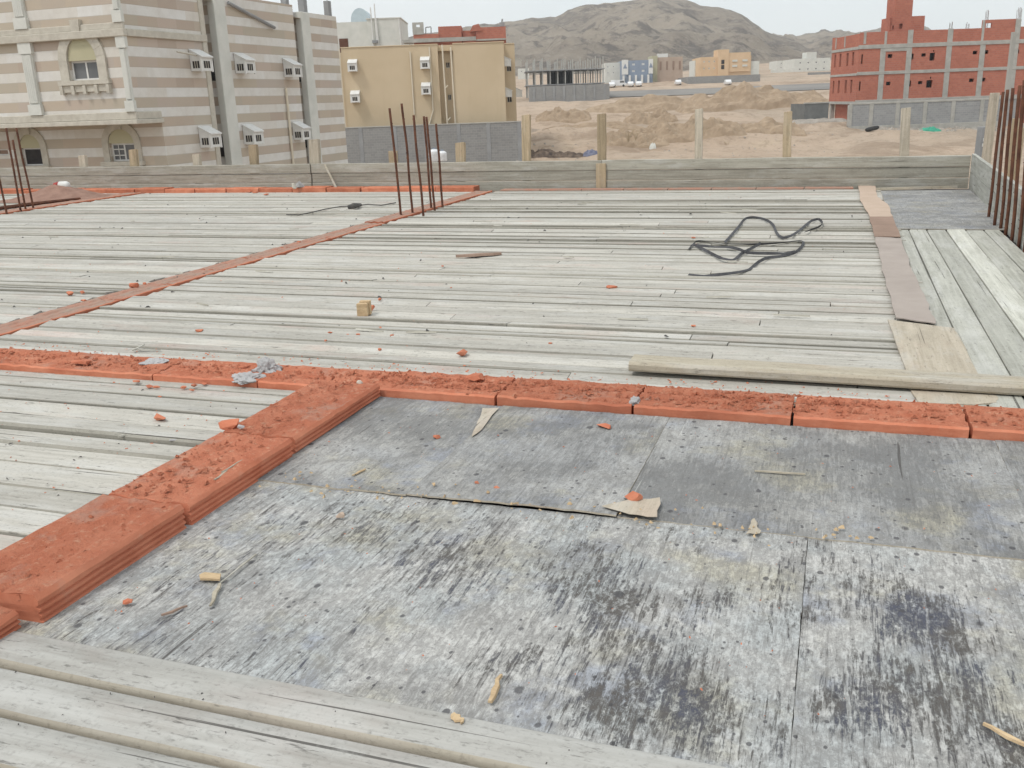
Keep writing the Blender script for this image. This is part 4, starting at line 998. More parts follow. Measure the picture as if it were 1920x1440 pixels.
rm = MB(); rm.box(-Wd+.1, -.5, .6, c1-.3, .1, zs+3.2); rm.build('interior', M['dark'], hs) if False else None
frame_window(hs, (0, 0, 0), X1, (0, .35, 0), *HU, .07, 'white', 'glass', 1)
for h in HL[:1]:
    w = frame_window(hs, (0, yL-YF, 0), X1, (0, .35, 0), *h, .07, 'white', 'glass', 1)
    g = MB()
    for k in (1, 2): zz = lerp(h[2], h[3], k/3); g.box(h[0]+.07, (h[0]+h[1])/2-.03, yL-YF+.10, yL-YF+.12, zz-.02, zz+.02)
    for k in (1,): xx = h[0]+.07+(h[1]-h[0])*.22; g.box(xx-.015, xx+.015, yL-YF+.10, yL-YF+.12, h[2]+.07, h[3]-.07)
    g.build('lattice', M['white'], w)
frame_window(hs, (0, yL-YF, 0), X1, (0, .35, 0), *HL[1], .06, 'white', 'dark', 0); frame_window(hs, (0, yL-YF, 0), X1, (0, .35, 0), *HL[2], .06, 'white', 'card_brown', 0)
for y1 in (b0, c0):
    for h in hwin: frame_window(hs, (0, y1, 0), X1, (0, .2, 0), *h, .06, 'trim', 'dark', 2)
# carved surrounds with arched heads
def surround(h, y, arch, wd=.42, pr=.10):
    x0, x1, z0, z1 = h; cx = (x0+x1)/2; hw2 = (x1-x0)/2; mb = MB(); n = 22; o_, i_ = [], []
    R1 = hw2+wd; 
    pin = [(x0-.02, z0)]+[(cx-(hw2+.02)*math.cos(math.pi*k/n), z1+arch*math.sin(math.pi*k/n)) for k in range(n+1)]+[(x1+.02, z0)]
    pout = [(x0-wd, z0)]+[(cx-R1*math.cos(math.pi*k/n), z1+(arch+wd*.9)*math.sin(math.pi*k/n)) for k in range(n+1)]+[(x1+wd, z0)]
    for k in range(len(pin)-1):
        q = [pin[k], pin[k+1], pout[k+1], pout[k]]
        mb.extrude([(a, y, b) for a, b in q], (0, -pr*(1 if k % 2 else .92), 0))
    mb.box(x0-wd-.1, x1+wd+.1, y-.2, y, z0-.16, z0); mb.box(x0-wd, x1+wd, y-.13, y, z0-.42, z0-.16)
    for k in range(5): xx = lerp(x0-wd, x1+wd, k/4); mb.box(xx-.07, xx+.07, y-.19, y-.001, z0-.5, z0-.18)
    mb.extrude([(cx-.16, y, z1+arch), (cx+.16, y, z1+arch), (cx+.22, y, z1+arch+wd+.18), (cx-.22, y, z1+arch+wd+.18)], (0, -pr-.08, 0))
    mb.build('arched_surround', M['trim'], hs)
    t = MB(); t.poly([(cx-(hw2)*math.cos(math.pi*k/n), y-.02, z1+arch*math.sin(math.pi*k/n)) for k in range(n+1)]); t.build('tympanum', M['olive'], hs)
surround(HU, 0, .85)
for h in HL[:2]: surround(h, yL-YF, .55, .32, .07)
# ledge, corner pilasters, cornice
lg = MB(); lg.box(-Wd, .12, -.18, yL-YF+.02, zs-.12, zs+.05); lg.box(-Wd, .06, -.10, -.002, zs+.053, zs+.34); lg.box(.003, .057, .002, yL-YF, zs+.053, zs+.337)
lg.build('ledge', M['trim'], hs, bevel=.02)
zc = hit(250, 67, 1, YF).z-ZB
def pilaster(px0, px1):
    a, b = hit(px0, 190, 1, YF).x-XF, hit(px1, 190, 1, YF).x-XF; b = min(b, .06)
    for z0, z1 in ((zs+.34, zc), (zc+.5, ztA)):
        mb = MB(); mb.box(a, b, -.16, 0, z0, z0+.4); mb.box(a, b, -.16, 0, z1-.4, z1); mb.box(a+.06, b-.06, -.10, 0, z0+.4, z1-.4)
        n = 5
        for k in range(n): xx = lerp(a+.14, b-.14, k/(n-1)); mb.tube([(xx, -.11, z0+.45), (xx, -.11, z1-.45)], .055, 8)
        mb.build('pilaster', M['offwhite'], hs, bevel=.0)
pilaster(56, 80); pilaster(238, 258)
cn = MB(); cn.box(-Wd, .1, -.2, 0, zc, zc+.28); cn.box(-Wd, .05, -.12, 0, zc+.28, zc+.5); cn.build('cornice', M['trim'], hs, bevel=.02)
cn = MB(); cn.box(.003, .097, .004, a1, zc+.003, zc+.277); cn.build('cornice', M['trim'], hs, bevel=.02)
# light corner strips of the bays, pipes
for y in (b0, c0):
    mb = MB(); mb.box(-.3, .05, y-.06, y+.75, 0, ztB if y == b0 else ztC); mb.build('corner_strip', M['offwhite'], hs, bevel=.02)
mb = MB(); mb.box(-.1, .05, a1-.28, a1+.03, 0, ztA); mb.build('corner_strip', M['trim'], hs, bevel=.02)
for (px, py) in ((368, 134), (450, 138), (540, 145), (385, 276), (466, 270), (557, 262)):
    p = hit(px, py, 0, XF); o = Vector((.02, p.y-YF, p.z-ZB)); ac_cage(hs, o, Y1, X1, .7, .82, .54)
mb = MB(); p = hit(533, 165, 0, XF); y_ = p.y-YF; mb.tube([(.09, y_, 0), (.09, y_, p.z-ZB)], .06, 8); mb.build('drainpipe', M['pipe'], hs)
mb = MB(); a, b = hit(428, 5, 0, XF+.1), hit(515, 52, 0, XF+.1); mb.tube([L(a), L(b)], .07, 6); mb.build('drainpipe', M['conc_dark'], hs)
mb = MB(); a, b = hit(332, 97, 0, XF+.7), hit(393, 108, 0, XF+.1); mb.tube([L(a), L(b)], .04, 6); mb.build('bracket', M['trim'], hs)
for px, py, w in ((533, -6, .3), (566, -4, .34), (613, 2, .3)):
    p = hit(px, py, 0, XF-.6); mb = MB(); q = L(p); mb.box(q.x-w/2, q.x+w/2, q.y-w/2, q.y+w/2, ztC-.4, q.z); mb.tube([(q.x, q.y, q.z), (q.x+.05, q.y+.12, q.z+.5)], .03, 5)
    mb.build('roof_column', M['conc_dark'], hs, bevel=.02)
pp = MB(); p = hit(604, 27, 0, XF-3); q = L(p)

# ---- heading aligned houses
def house(name, r0, f0, z0, label, cat, group=None):
    return empty(name, hw(r0, f0, z0), YW, label, cat, group)
YR, YD, YZ = -13.59, 86., -4.5
yh = house('ochre_house', YR, YD, YZ, 'ochre plastered flat roofed house with white cages and vertical pipes', 'house')
q = lambda px, py, dep=YD: (lambda p: Vector((p.x-YR, p.y-YD, p.z-YZ)))(Q(px, py, dep))
ztop_ = q(790, 85).z; xs0, xs1, xe = q(824, 160).x, q(852, 160).x, q(947, 160).x; xw = q(967, 160, 88).x
wl = MB()
wl.facade((0, 0, 0), X1, 0, xs0, 0, ztop_, [], (0, .2, 0)); wl.facade((0, 0, 0), X1, xs1, xe, 0, ztop_, [], (0, .2, 0))
hs_ = [(q(835, 127).x, q(843, 127).x, q(839, 127).z, q(839, 116).z), (q(839, 187).x, q(846, 187).x, q(842, 188).z, q(842, 177).z)]
wl.facade((0, .8, 0), X1, xs0, xs1, 0, ztop_, hs_, (0, .25, 0))
for x in (xs0, xs1): wl.poly([(x, 0, 0), (x, .8, 0), (x, .8, ztop_), (x, 0, ztop_)])
wl.poly([(xe, 0, 0), (xe, 2, 0), (xe, 2, ztop_), (xe, 0, ztop_)])
hsw = [(q(950, 130, 88).x, q(959, 130, 88).x, q(955, 134, 88).z, q(955, 116, 88).z), (q(951, 190, 88).x, q(960, 190, 88).x, q(955, 192, 88).z, q(955, 176, 88).z)]
wl.facade((0, 2, 0), X1, xe, xw, 0, ztop_-.05, hsw, (0, .2, 0))
wl.poly([(xw, 2, 0), (xw, 14, 0), (xw, 14, ztop_-.05), (xw, 2, ztop_-.05)]); wl.poly([(0, 0, 0), (0, 14, 0), (0, 14, ztop_), (0, 0, ztop_)])
wl.poly([(-.7, 3, 0), (0, 3, 0), (0, 3, ztop_-.2), (-.7, 3, ztop_-.2)]); wl.poly([(-.7, 3, 0), (-.7, 14, 0), (-.7, 14, ztop_-.2), (-.7, 3, ztop_-.2)])
wl.poly([(0, .3, ztop_-.5), (xe, .3, ztop_-.5), (xe, 14, ztop_-.5), (0, 14, ztop_-.5)])
wl.poly([(-.7, 14, 0), (xw, 14, 0), (xw, 14, ztop_-.1), (-.7, 14, ztop_-.1)])
wl.build('wall', M['yellow'], yh)
mb = MB(); mb.box(-.05, xs0+.02, -.06, .25, ztop_, ztop_+.08); mb.box(xs1-.02, xe+.05, -.06, .25, ztop_, ztop_+.08); mb.box(xe+.05, xw, 1.94, 2.2, ztop_-.05, ztop_+.03); mb.build('coping', M['yellow'], yh, bevel=.02)
for h in hs_: frame_window(yh, (0, .8, 0), X1, (0, .25, 0), *h, .05, 'trim', 'dark', 1)
for h in hsw: frame_window(yh, (0, 2, 0), X1, (0, .2, 0), *h, .04, 'trim', 'dark', 1)
for px, py in ((663, 134), (668, 192), (798, 129), (800, 177)):
    o = q(px, py); o.y = -.01; ac_cage(yh, o, X1, (0, -1, 0), .72, .95, .6, False, .3)
for px, py in ((950, 124), (951, 182)):
    o = q(px, py, 86.6); o.x = xe+.02; o.y = 1.1; ac_cage(yh, o, Y1, X1, .7, .8, .55, False)
for px, py in ((969, 125), (970, 182)):
    o = q(px, py, 90); o.x = xw+.02; o.y = 4; ac_cage(yh, o, Y1, X1, .7, .8, .55, False)
def vpipe(px0, py0, py1, yoff=-.08, r=.06, dx=0, end=None):
    a, b = q(px0, py0), q(px0+dx, py1); mb = MB(); a.y = b.y = yoff; path = [a, b]
    if end: e = q(*end); e.y = yoff; path.append(e)
    mb.tube(path, r, 8); mb.build('drainpipe', M['pipe'], yh)
vpipe(636, 92, 238, -.08, .07, 12); vpipe(769, 97, 214, -.08, .06, 8); vpipe(805, 88, 204, -.08, .06, 7); vpipe(829, 84, 232, -.08, .07, 10); vpipe(845, 88, 232, -.08, .07, 9)
vpipe(813, 204, 238, -.08, .06, -9); vpipe(840, 160, 166, -.1, .05, -5); vpipe(845, 220, 226, -.1, .05, -5)
# yard wall of the ochre house
w0 = Q(645, 241, 84.2); wr = house('yard_wall', w0.x, 84.2, -4.8, 'grey block yard wall with darker piers in front of the ochre house', 'wall')
wx1 = Q(977, 231, 84.2).x-w0.x; wz = w0.z+4.8; mb = MB(); mb.box(0, wx1, 0, .2, 0, wz); mb.build('block_panel', M['cmu'], wr)
mb = MB(); mb.box(-.03, wx1+.03, -.04, .24, wz, wz+.09); mb.build('coping', M['concrete'], wr, bevel=.01)
for px in (676, 860, 916, 974, 740, 798):
    x = Q(px, 250, 84.2).x-w0.x; mb = MB(); mb.box(x-.17, x+.17, -.03, .23, 0, wz-.004); mb.build('pier', M['conc_dark'], wr, bevel=.01)
# clutter by the yard wall
t0 = Q(818, 296, 80); 
def tank(px, py, sc_, label):
    p = Q(px, py, 80); o = hw(p.x, 80, p.z); mb = MB(); rr, hh = .42*sc_, .95*sc_
    prof = [(0, rr*.9), (.06, rr), (.25, rr*.97), (.28, rr), (.5, rr*.97), (.53, rr), (.75, rr*.97), (.8, rr*.95), (.93, rr*.55), (.95, rr*.3), (1., rr*.3)]
    mb.sweep([[o+Vector((math.cos(a*math.pi/9)*r2, math.sin(a*math.pi/9)*r2, t*hh)) for a in range(18)] for t, r2 in prof], True)
    ob = tag(mb.build('water_tank', M['tank'], top=True, smooth=True), label, 'water tank'); mb = MB(); mb.tube([o+Vector((0, 0, hh)), o+Vector((0, 0, hh+.05))], rr*.36, 14); l = mb.build('lid', M['slate'], ob); l.matrix_parent_inverse = Matrix.Translation(-ob.location)
tank(815, 303, 1.1, 'white plastic water tank standing before the grey yard wall'); tank(830, 302, .9, 'smaller white tank beside the larger water tank')
p = Q(738, 303, 80); mb = MB(); mb.obox(hw(p.x, 80, p.z+.3), (.36, .2, .55), Matrix.Rotation(YW, 3, 'Z')); mb.obox(hw(p.x, 79.78, p.z+.3), (.3, .02, .47), Matrix.Rotation(YW, 3, 'Z'))
tag(mb.build('steel_cabinet', M['stake'], top=True, bevel=.03), 'small rusty orange cabinet against the grey yard wall', 'cabinet')
sp = []
for _ in range(260):
    px = R.uniform(650, 740) if R.random() < .6 else R.uniform(740, 980); p = Q(px, R.uniform(298, 306), 82.6); w = hw(p.x, 82.6+R.uniform(-1.2, 1), 0); sp.append((w.x, w.y, gz(p.x, 82.6)-.05, R.choice((.06, .1, .18, .3))))
crumbs('rubble', sp, M['gravel'])

# white house behind the ochre one
wd = 112; w0 = Q(628, 92, wd); wh = house('white_house', w0.x, wd, -2, 'off white block of a house rising behind the ochre house roof', 'house')
q = lambda px, py: (lambda p: Vector((p.x-w0.x, 0, p.z+2)))(Q(px, py, wd))
a, b = q(692, 37), q(751, 35); mb = MB(); xx = q(690, 60).x; mb.box(0, xx, 0, 8, 0, q(640, 42).z); mb.build('wall', M['offwhite'], wh); mb = MB(); mb.box(xx+.003, b.x, -.5, 8.2, 0, q(720, 36).z); mb.box(xx-.06, b.x+.08, -.58, 8.25, q(720, 36).z, q(720, 34).z); mb.build('wall', M['offwhite'], wh)
mb = MB(); c, d_ = q(637, 88), q(652, 72); mb.box(c.x, d_.x, -.06, .0, c.z-1.2, d_.z); mb.build('door', M['rust'], wh)
for px, py, pz in ((696, 15, 88), (703, 8, 88), (706, 36, 88), (748, 36, 88)):
    a = q(px, py); e = q(px+6, pz); mb = MB(); mb.tube([(a.x, -.7, a.z), (e.x, -.7, e.z)], .07, 6); mb.build('drainpipe', M['white'], wh)
p = q(705, 78); mb = MB(); mb.box(p.x-.3, p.x+.3, -1.0, -.55, p.z-.2, p.z+.1); mb.build('tap_box', M['conc_dark'], wh)
d2 = 150; p = Q(675, 38, d2); pc = house('roof_cabin', p.x, d2, 0, 'pale blue curved cabin roof peeking above the white house', 'cabin')
mb = MB(); w_ = Q(692, 38, d2).x-p.x; mb.sweep([[( -w_*math.cos(math.pi*k/12), y, p.z+1.7*math.sin(math.pi*k/12)) for k in range(13)]+[(w_, y, p.z-6), (-w_, y, p.z-6)] for y in (0, 5)], True); mb.build('roof', M['bluewall'], pc)
# red brick upper storey behind the ochre roof
bd = 108; p0 = Q(755, 84, bd); bh = house('brick_house', p0.x, bd, -2, 'unfinished dark red brick storey showing above the ochre house', 'house')
q = lambda px, py: (lambda p: Vector((p.x-p0.x, 0, p.z+2)))(Q(px, py, bd))
def qbox(mb, px0, px1, py0, py1, y0, y1): a, b = q(px0, py1), q(px1, py0); mb.box(min(a.x, b.x), max(a.x, b.x), y0, y1, min(a.z, b.z), max(a.z, b.z))
mb = MB(); qbox(mb, 822, 864, 47, 84, 1, 5); qbox(mb, 867, 893, 55, 84, 1.4, 5); qbox(mb, 893, 948, 48, 84, 1.2, 6); mb.extrude([(q(880, 58).x, 1.1, q(880, 58).z), (q(904, 55).x, 1.1, q(904, 56).z), (q(897, 43).x, 1.1, q(897, 43).z), (q(886, 47).x, 1.1, q(886, 46).z)], (0, .6, 0)); qbox(mb, 775, 822, 62, 84, .8, 5); mb.build('wall', M['brick'], bh)
mb = MB(); qbox(mb, 768, 892, 68, 80, .2, .8); qbox(mb, 892, 948, 71, 76, .4, 1.19); qbox(mb, 755, 770, 74, 80, .4, 3); mb.build('slab_edge', M['concrete'], bh)
mb = MB(); zt_, zb_ = q(780, 41).z, q(780, 64).z
h_ = (q(779, 46).x, q(786, 46).x, q(783, 50).z, q(783, 45).z); mb.facade((0, .7, 0), X1, q(772, 50).x, q(793, 50).x, zb_, zt_, [h_], (0, .25, 0)); mb.facade((0, .95, 0), X1, q(772, 50).x, q(793, 50).x, zb_, zt_, [h_], (0, .01, 0)); mb.build('wall', M['concrete'], bh)
for px in (797, 807): mb = MB(); mb.tube([(q(px, 50).x, 1, q(px, 50).z), (q(px, 66).x, 1, q(px, 66).z)], .06, 5); mb.build('railing', M['conc_dark'], bh)
mb = MB(); mb.tube([(q(797, 50).x, 1, q(797, 50).z), (q(807, 49).x, 1, q(807, 49).z)], .06, 5); mb.build('railing', M['conc_dark'], bh)
mb = MB(); p = q(941, 47); mb.box(p.x-.25, p.x+.3, 1.6, 2, p.z, p.z+.4); mb.tube([(p.x, 1.7, p.z+.4), (p.x+.1, 1.7, p.z+.75)], .1, 6); mb.build('chimney', M['conc_dark'], bh)

# ---- red brick building
RD = 105.; r0 = Q(1607, 150, RD).x; rz = -4.5
rb = house('brick_building', r0, RD, rz, 'unfinished red brick building of three storeys with bare concrete columns', 'building')
q = lambda px, py: (lambda p: Vector((p.x-r0, 0, p.z-rz)))(Q(px, py, RD))
cx = lambda X, Y: (1440+X/4, Y/4)
zg, z1, z2, zr = q(1700, 188).z, q(1700, 136).z, q(1700, 86).z, q(1640, 60).z
XE = 19.; SD = 8.6
def qh(X0, X1_, Y0, Y1_):
    a, b = q(*cx(X0, Y1_)), q(*cx(X1_, Y0)); return (min(a.x, b.x), max(a.x, b.x), min(a.z, b.z), max(a.z, b.z))
H1 = [qh(*h) for h in ((897, 935, 405, 435), (1066, 1095, 402, 447), (1150, 1185, 400, 425), (1210, 1255, 395, 455), (1353, 1373, 390, 445), (1535, 1572, 380, 408), (1615, 1655, 375, 405), (1850, 1885, 370, 400), (697, 714, 408, 480),
      (885, 920, 612, 640), (1043, 1075, 605, 650), (1125, 1160, 608, 632), (1185, 1235, 600, 658), (1335, 1350, 598, 655), (1507, 1545, 588, 615), (1595, 1632, 583, 612), (680, 697, 612, 680), (1238, 1248, 374, 388), (1215, 1225, 575, 590))]
mb = MB(); mb.facade((0, 0, 0), X1, 0, XE, zg, zr, H1, (0, .3, 0))
mb.poly([(0, .32, zg), (XE, .32, zg), (XE, .32, zg+.02), (0, .32, zg+.02)])
SH = []
for (ya, yb) in ((1.35, 1.95), (3.05, 3.65), (5.3, 5.9), (7.1, 7.6)):
    for zlo in (zg+.95, z1+.95): SH.append((ya, yb, zlo, zlo+1.35))
mb.facade((0, 0, 0), Y1, .0, SD, zg, zr-.1, SH, (.3, 0, 0))
mb.poly([(0, SD, zg), (XE, SD, zg), (XE, SD, zr), (0, SD, zr)]); mb.poly([(XE, 0, 0), (XE, SD, 0), (XE, SD, zr), (XE, 0, zr)])
mb.poly([(.3, .3, z2), (XE, .3, z2), (XE, SD, z2), (.3, SD, z2)]); mb.poly([(.3, .3, z1), (XE, .3, z1), (XE, SD, z1), (.3, SD, z1)]); mb.poly([(0, 0, zg+.005), (XE, 0, zg+.005), (XE, SD, zg+.005), (0, SD, zg+.005)])
# raised roof wall with an opening that shows the sky, and the stair tower
ah = qh(1633, 1682, 172, 215); za_ = q(*cx(1715, 146)).z; xa, xb = q(*cx(1605, 250)).x, q(*cx(1860, 250)).x
mb.facade((0, .02, 0), X1, xa, xb, zr+.002, za_, [ah], (0, .25, 0)); mb.facade((0, .27, 0), X1, xa, xb, zr+.002, za_, [ah], (0, .01, 0))
for x_ in (xa, xb): mb.poly([(x_, .02, zr), (x_, .27, zr), (x_, .27, za_), (x_, .02, za_)])
mb.poly([(xa, .02, za_), (xb, .02, za_), (xb, .27, za_), (xa, .27, za_)])
t0_, t1_ = q(*cx(985, 200)), q(*cx(1240, 105)); u0, u1 = q(*cx(1015, 100)), q(*cx(1158, -40))
mb.facade((0, 2, 0), X1, t0_.x, t1_.x, z2, t1_.z, [qh(1040, 1070, 165, 205), qh(985, 1002, 180, 215)], (0, .3, 0)); mb.box(t0_.x, t1_.x, 2.6, 5, z2, t1_.z-.02); mb.box(u0.x, u1.x, 2.2, 4.6, t1_.z-.01, u1.z)
mb.build('wall', M['brick'], rb)
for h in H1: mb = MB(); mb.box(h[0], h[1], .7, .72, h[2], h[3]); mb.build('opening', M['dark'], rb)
# concrete frame
def strip(name, x0, x1, z0, z1, y=-.05, mt='concrete'): mb = MB(); mb.box(x0, x1, y, .02, z0, z1); mb.build(name, M[mt], rb, bevel=.015)
for X_, w_, ytop in ((850, 30, 350), (1045, 36, 225), (1340, 34, 215), (1590, 30, 320), (1835, 30, 145)):
    a = q(*cx(X_, 560)); strip('column', a.x-.28, a.x+.28, zg, q(*cx(X_, ytop)).z)
for X_, Y0_, Y1_ in ((725, 240, 330), (880, 235, 335), (1605, 150, 310)): a, b = q(*cx(X_, Y1_)), q(*cx(X_, Y0_)); strip('column', a.x-.13, a.x+.13, a.z, b.z, -.03)
for zz, hh in ((zg-.22, .4), (z1-.1, .32), (z2-.16, .4)):
    mb = MB(); mb.box(-.07, XE, -.075, .02, zz, zz+hh); mb.box(-.07, -.004, .02, SD, zz, zz+hh*.7); mb.build('slab_band', M['concrete'], rb, bevel=.015)
a = q(*cx(845, 360)); b = q(*cx(1065, 360)); strip('beam', a.x, b.x, z2-.5, z2-.17, -.055)
for X_ in (475, 540, 0):
    if X_: yy = SD*(640-X_)/195; mb = MB(); mb.box(-.04, -.004, yy-.15, yy+.15, z2+.25, zr-.15); mb.build('column', M['concrete'], rb)
mb = MB(); mb.box(-.35, .02, -.04, .45, zg+.2, zr+.05); mb.build('column', M['conc_dark'], rb, bevel=.03) if False else None
# ground floor set back in shade, with columns
mb = MB(); mb.box(.6, XE, .9, SD-.5, 0, zg-.23); mb.build('ground_floor', M['brick'], rb)
for y_ in (.3, SD-.4): mb = MB(); mb.box(.05, .5, y_-.2, y_+.2, 0, zg-.225); mb.build('column', M['concrete'], rb)
# rebar tufts on the roof
for X_, Y0_ in ((1370, 165), (1495, 165), (1635, 80), (1870, 65), (1880, 60)):
    p = q(*cx(X_, 220)); t_ = q(*cx(X_, Y0_)); mb = MB()
    for k in range(4): xx = p.x+(k % 2)*.22; yy = .15+(k//2)*.22; mb.tube([(xx, yy, zr-.3), (xx+R.uniform(-.05, .05), yy, t_.z+R.uniform(-.2, .1))], .02, 4)
    mb.build('starter_bars', M['rust'], rb)
# fence of grey blocks in front of it, with light piers
fd = 99.; p0 = Q(1596, 196, fd); p1 = Q(1862, 184, fd); fz = -3.9
fe = house('block_fence', p0.x, fd, fz, 'grey block fence with pale concrete piers in front of the red brick building', 'fence')
q = lambda px, py: (lambda p: Vector((p.x-p0.x, 0, p.z-fz)))(Q(px, py, fd))
fzt = q(1700, 193).z; fx1 = 17.; zb_ = q(1700, 238).z
mb = MB(); mb.box(0, fx1, 0, .2, zb_+.25, fzt); mb.build('block_panel', M['cmu2'], fe)
mb = MB(); mb.box(-.2, fx1, -.08, .28, -1., zb_+.246); mb.build('footing', M['concrete'], fe, bevel=.02)
mb = MB(); mb.box(-.1, fx1, -.05, .25, fzt, fzt+.18); mb.build('coping', M['concrete'], fe, bevel=.02)
for X_ in (615, 772, 970, 1175, 1385, 1600): x = q(*cx(X_, 860)).x; mb = MB(); mb.box(x-.2, x+.2, -.06, .26, zb_+.25, fzt-.003); mb.build('pier', M['concrete'], fe, bevel=.02)
pk = Q(1507, 234, 104); p2 = Q(1552, 234, 104); kz = pk.z
kb = house('block_shed', pk.x, 104, kz-.5, 'small dark grey block enclosure beside the red brick building', 'shed')
hh = Q(1530, 194, 104).z-kz+.5; mb = MB(); mb.box(0, p2.x-pk.x, 0, .2, 0, hh); mb.box(0, .2, .2, 5, 0, hh-.01); mb.box(p2.x-pk.x-.2, p2.x-pk.x, .2, 5, 0, hh-.01); mb.build('wall', M['shed'], kb); mb = MB(); mb.box(-.05, p2.x-pk.x, -.06, .26, hh, hh+.12); mb.build('coping', M['concrete'], kb)
# things lying on the plot
p = Q(1634, 258, 94); mb = MB(); tz = gz(p.x, 94)+.22
mb.sweep([[hw(p.x+(.55+.22*math.cos(b))*math.cos(a)*.85, 94+(.55+.22*math.cos(b))*math.sin(a)*.7, tz+.17*math.sin(b)+.10*math.cos(a)) for b in [k*math.pi/5 for k in range(10)]] for a in [k*math.pi/10 for k in range(21)]], False)
tag(mb.build('old_tyre', M['tyre'], top=True, smooth=True, weld=True), 'dark old tyre lying on the sand before the grey fence', 'tyre')
def lump(px, py, dep, w, d, h, mat, name, label, cat, seed, res=18, jag=.35):
    p = Q(px, py, dep); mb = MB(); g = []
    for i in range(res+1):
        row = []
        for j in range(res+1):
            u, v = i/res*2-1, j/res*2-1; e = max(0, 1-u*u)**.5*max(0, 1-v*v)**.5; r = p.x+u*w; f = dep+v*d
            row.append(hw(r, f, gz(r, f)-.12+e*h*(1+mn.noise(Vector((u*3, v*3, seed)))*jag*2)+mn.noise(Vector((u*9, v*9, seed)))*jag*h*.5*min(1, e*4)))
        g.append(row)
    for i in range(res):
        for j in range(res): mb.poly([g[i][j], g[i+1][j], g[i+1][j+1], g[i][j+1]])
    return tag(mb.build(name, mat, top=True, weld=True), label, cat)
lump(1742, 254, 96, 1.0, .8, .45, M['green'], 'green_net', 'heap of bright green netting on the ground before the grey fence', 'netting', 3.)
lump(1106, 271, 88, .75, .7, .55, M['bluebag'], 'plastic_sheet', 'crumpled dark blue plastic sheet on the sand beside a stake', 'plastic sheet', 5.)
lump(1040, 280, 88, 2.9, .8, .55, M['trash'], 'rubbish_heap', 'dark band of rubbish lying along the dug sand by the yard wall', 'rubbish', 7., 30, .5)
lump(1000, 268, 90, 1.0, .6, .5, M['trash'], 'rubbish_heap', 'small dark rubbish heap right behind the brown stake', 'rubbish', 9., 16, .5)
for k, (px, py, dep, w_, d_, h_, lb) in enumerate(((1055, 213, 126, 3.6, 2.2, 1.1, 'low dark sand mound beyond the yard wall, in front of the skeleton site wall'), (1219, 220, 118, 3.2, 2., 1.3, 'pointed small sand mound in the middle of the plot'),
        (1415, 200, 138, 11., 4., 2.4, 'wide dark sand mound below the road near the brick building'), (1290, 262, 96, 5.5, 2.2, 1.5, 'broad dug up sand mound behind the thin sandy stake'), (1190, 262, 95, 3.2, 1.8, 1.2, 'dug up sand mound with a pale sack on it'),
        (1420, 262, 97, 4.6, 2., 1.1, 'dug up sand mound beside the orange topped stake'), (1240, 196, 150, 12, 4, 1.5, 'long low sand mound under the far tan house'), (1110, 232, 112, 6.5, 2., .9, 'long sand berm behind the tall yellow stake'))):
    lump(px, py, dep, w_, d_, h_*.95, M['dug'], 'earth_mound', lb, 'sand mound', 21.+k*3, 34, .45)
for k, (px, py, hh_) in enumerate(((1178, 262, 1.1), (1192, 258, .7), (1312, 262, 1.8), (1366, 280, .8))):
    p = Q(px, py, 92); mb = MB()
    for q_ in range(9):
        a_ = R.uniform(0, 6.28); mb.tube([hw(p.x, 92, p.z-.2), hw(p.x+math.cos(a_)*.25*hh_, 92+math.sin(a_)*.2, p.z+hh_*R.uniform(.3, .6)), hw(p.x+math.cos(a_)*.6*hh_, 92+math.sin(a_)*.4, p.z+hh_*R.uniform(.5, 1))], [.03, .025, .01], 4)
    tag(mb.build('dry_shrub', M['stake'], top=True), ['dry twiggy shrub on the dug sand, nearer the yellow stake', 'small dry twig clump beside a larger one on the dug sand', 'tallest dry twig shrub behind the thin sandy stake', 'low dry twig clump on sand below the dug mound'][k], 'shrub')
lump(1224, 260, 93, .35, .3, .5, M['offwhite'], 'white_sack', 'small pale sack on the dug sand heap', 'sack', 11., 10)
lump(1540, 238, 103, 3.2, 1.2, .5, M['gravel'], 'earth_heap', 'grey earth heap at the foot of the dark enclosure', 'earth heap', 13., 20)
sp = []
for _ in range(900):
    f = R.uniform(82, 112); k = R.uniform(.01, .34); r = k*f; w = hw(r, f, 0); sp.append((w.x, w.y, gz(r, f)-.03, R.choice((.03, .05, .08, .12))*(1 if R.random() < .95 else 2)))
for _ in range(400):
    f = 97.5+R.gauss(0, 1); r = R.uniform(36, 53); w = hw(r, f, 0); sp.append((w.x, w.y, gz(r, f)-.03, R.choice((.1, .15, .25, .4))))
crumbs('rubble', sp, M['gravel'])

# ---- concrete skeleton
kd = 205.; k0 = Q(990, 176, kd); kz = k0.z-.8
sk_ = house('concrete_skeleton', k0.x, kd, kz, 'bare concrete building skeleton of slabs and columns far off on the sand', 'building')
q = lambda px, py: (lambda p: Vector((p.x-k0.x, 0, p.z-kz)))(Q(px, py, kd))
wx = q(1131, 150).x; za_, zb_, zc_ = q(1060, 158).z, q(1060, 131).z, q(1060, 110).z
for zz in (za_, zb_):
    mb = MB(); mb.box(-.4, wx+.3, -.4, 13, zz-.09, zz+.09); mb.build('slab', M['conc_dark'], sk_)
for i in range(11):
    for j in range(3):
        x = wx*i/10; y = .1+6*j; mb = MB(); h_ = zc_ + R.uniform(-.3, .3)
        mb.box(x-.11, x+.11, y-.11, y+.11, 0, za_-.14); mb.box(x-.11, x+.11, y-.11, y+.11, za_+.14, zb_-.14); mb.box(x-.1, x+.1, y-.1, y+.1, zb_+.14, h_); mb.build('column', M['concrete'], sk_)
mb = MB(); mb.box(4.5, 10, 8, 8.2, za_+.15, zb_-.15); mb.box(5, 5.2, 4, 8, za_+.15, zb_-.15); mb.box(9, 9.2, 2, 8, za_+.15, zb_-.15); mb.build('wall', M['dark'], sk_)
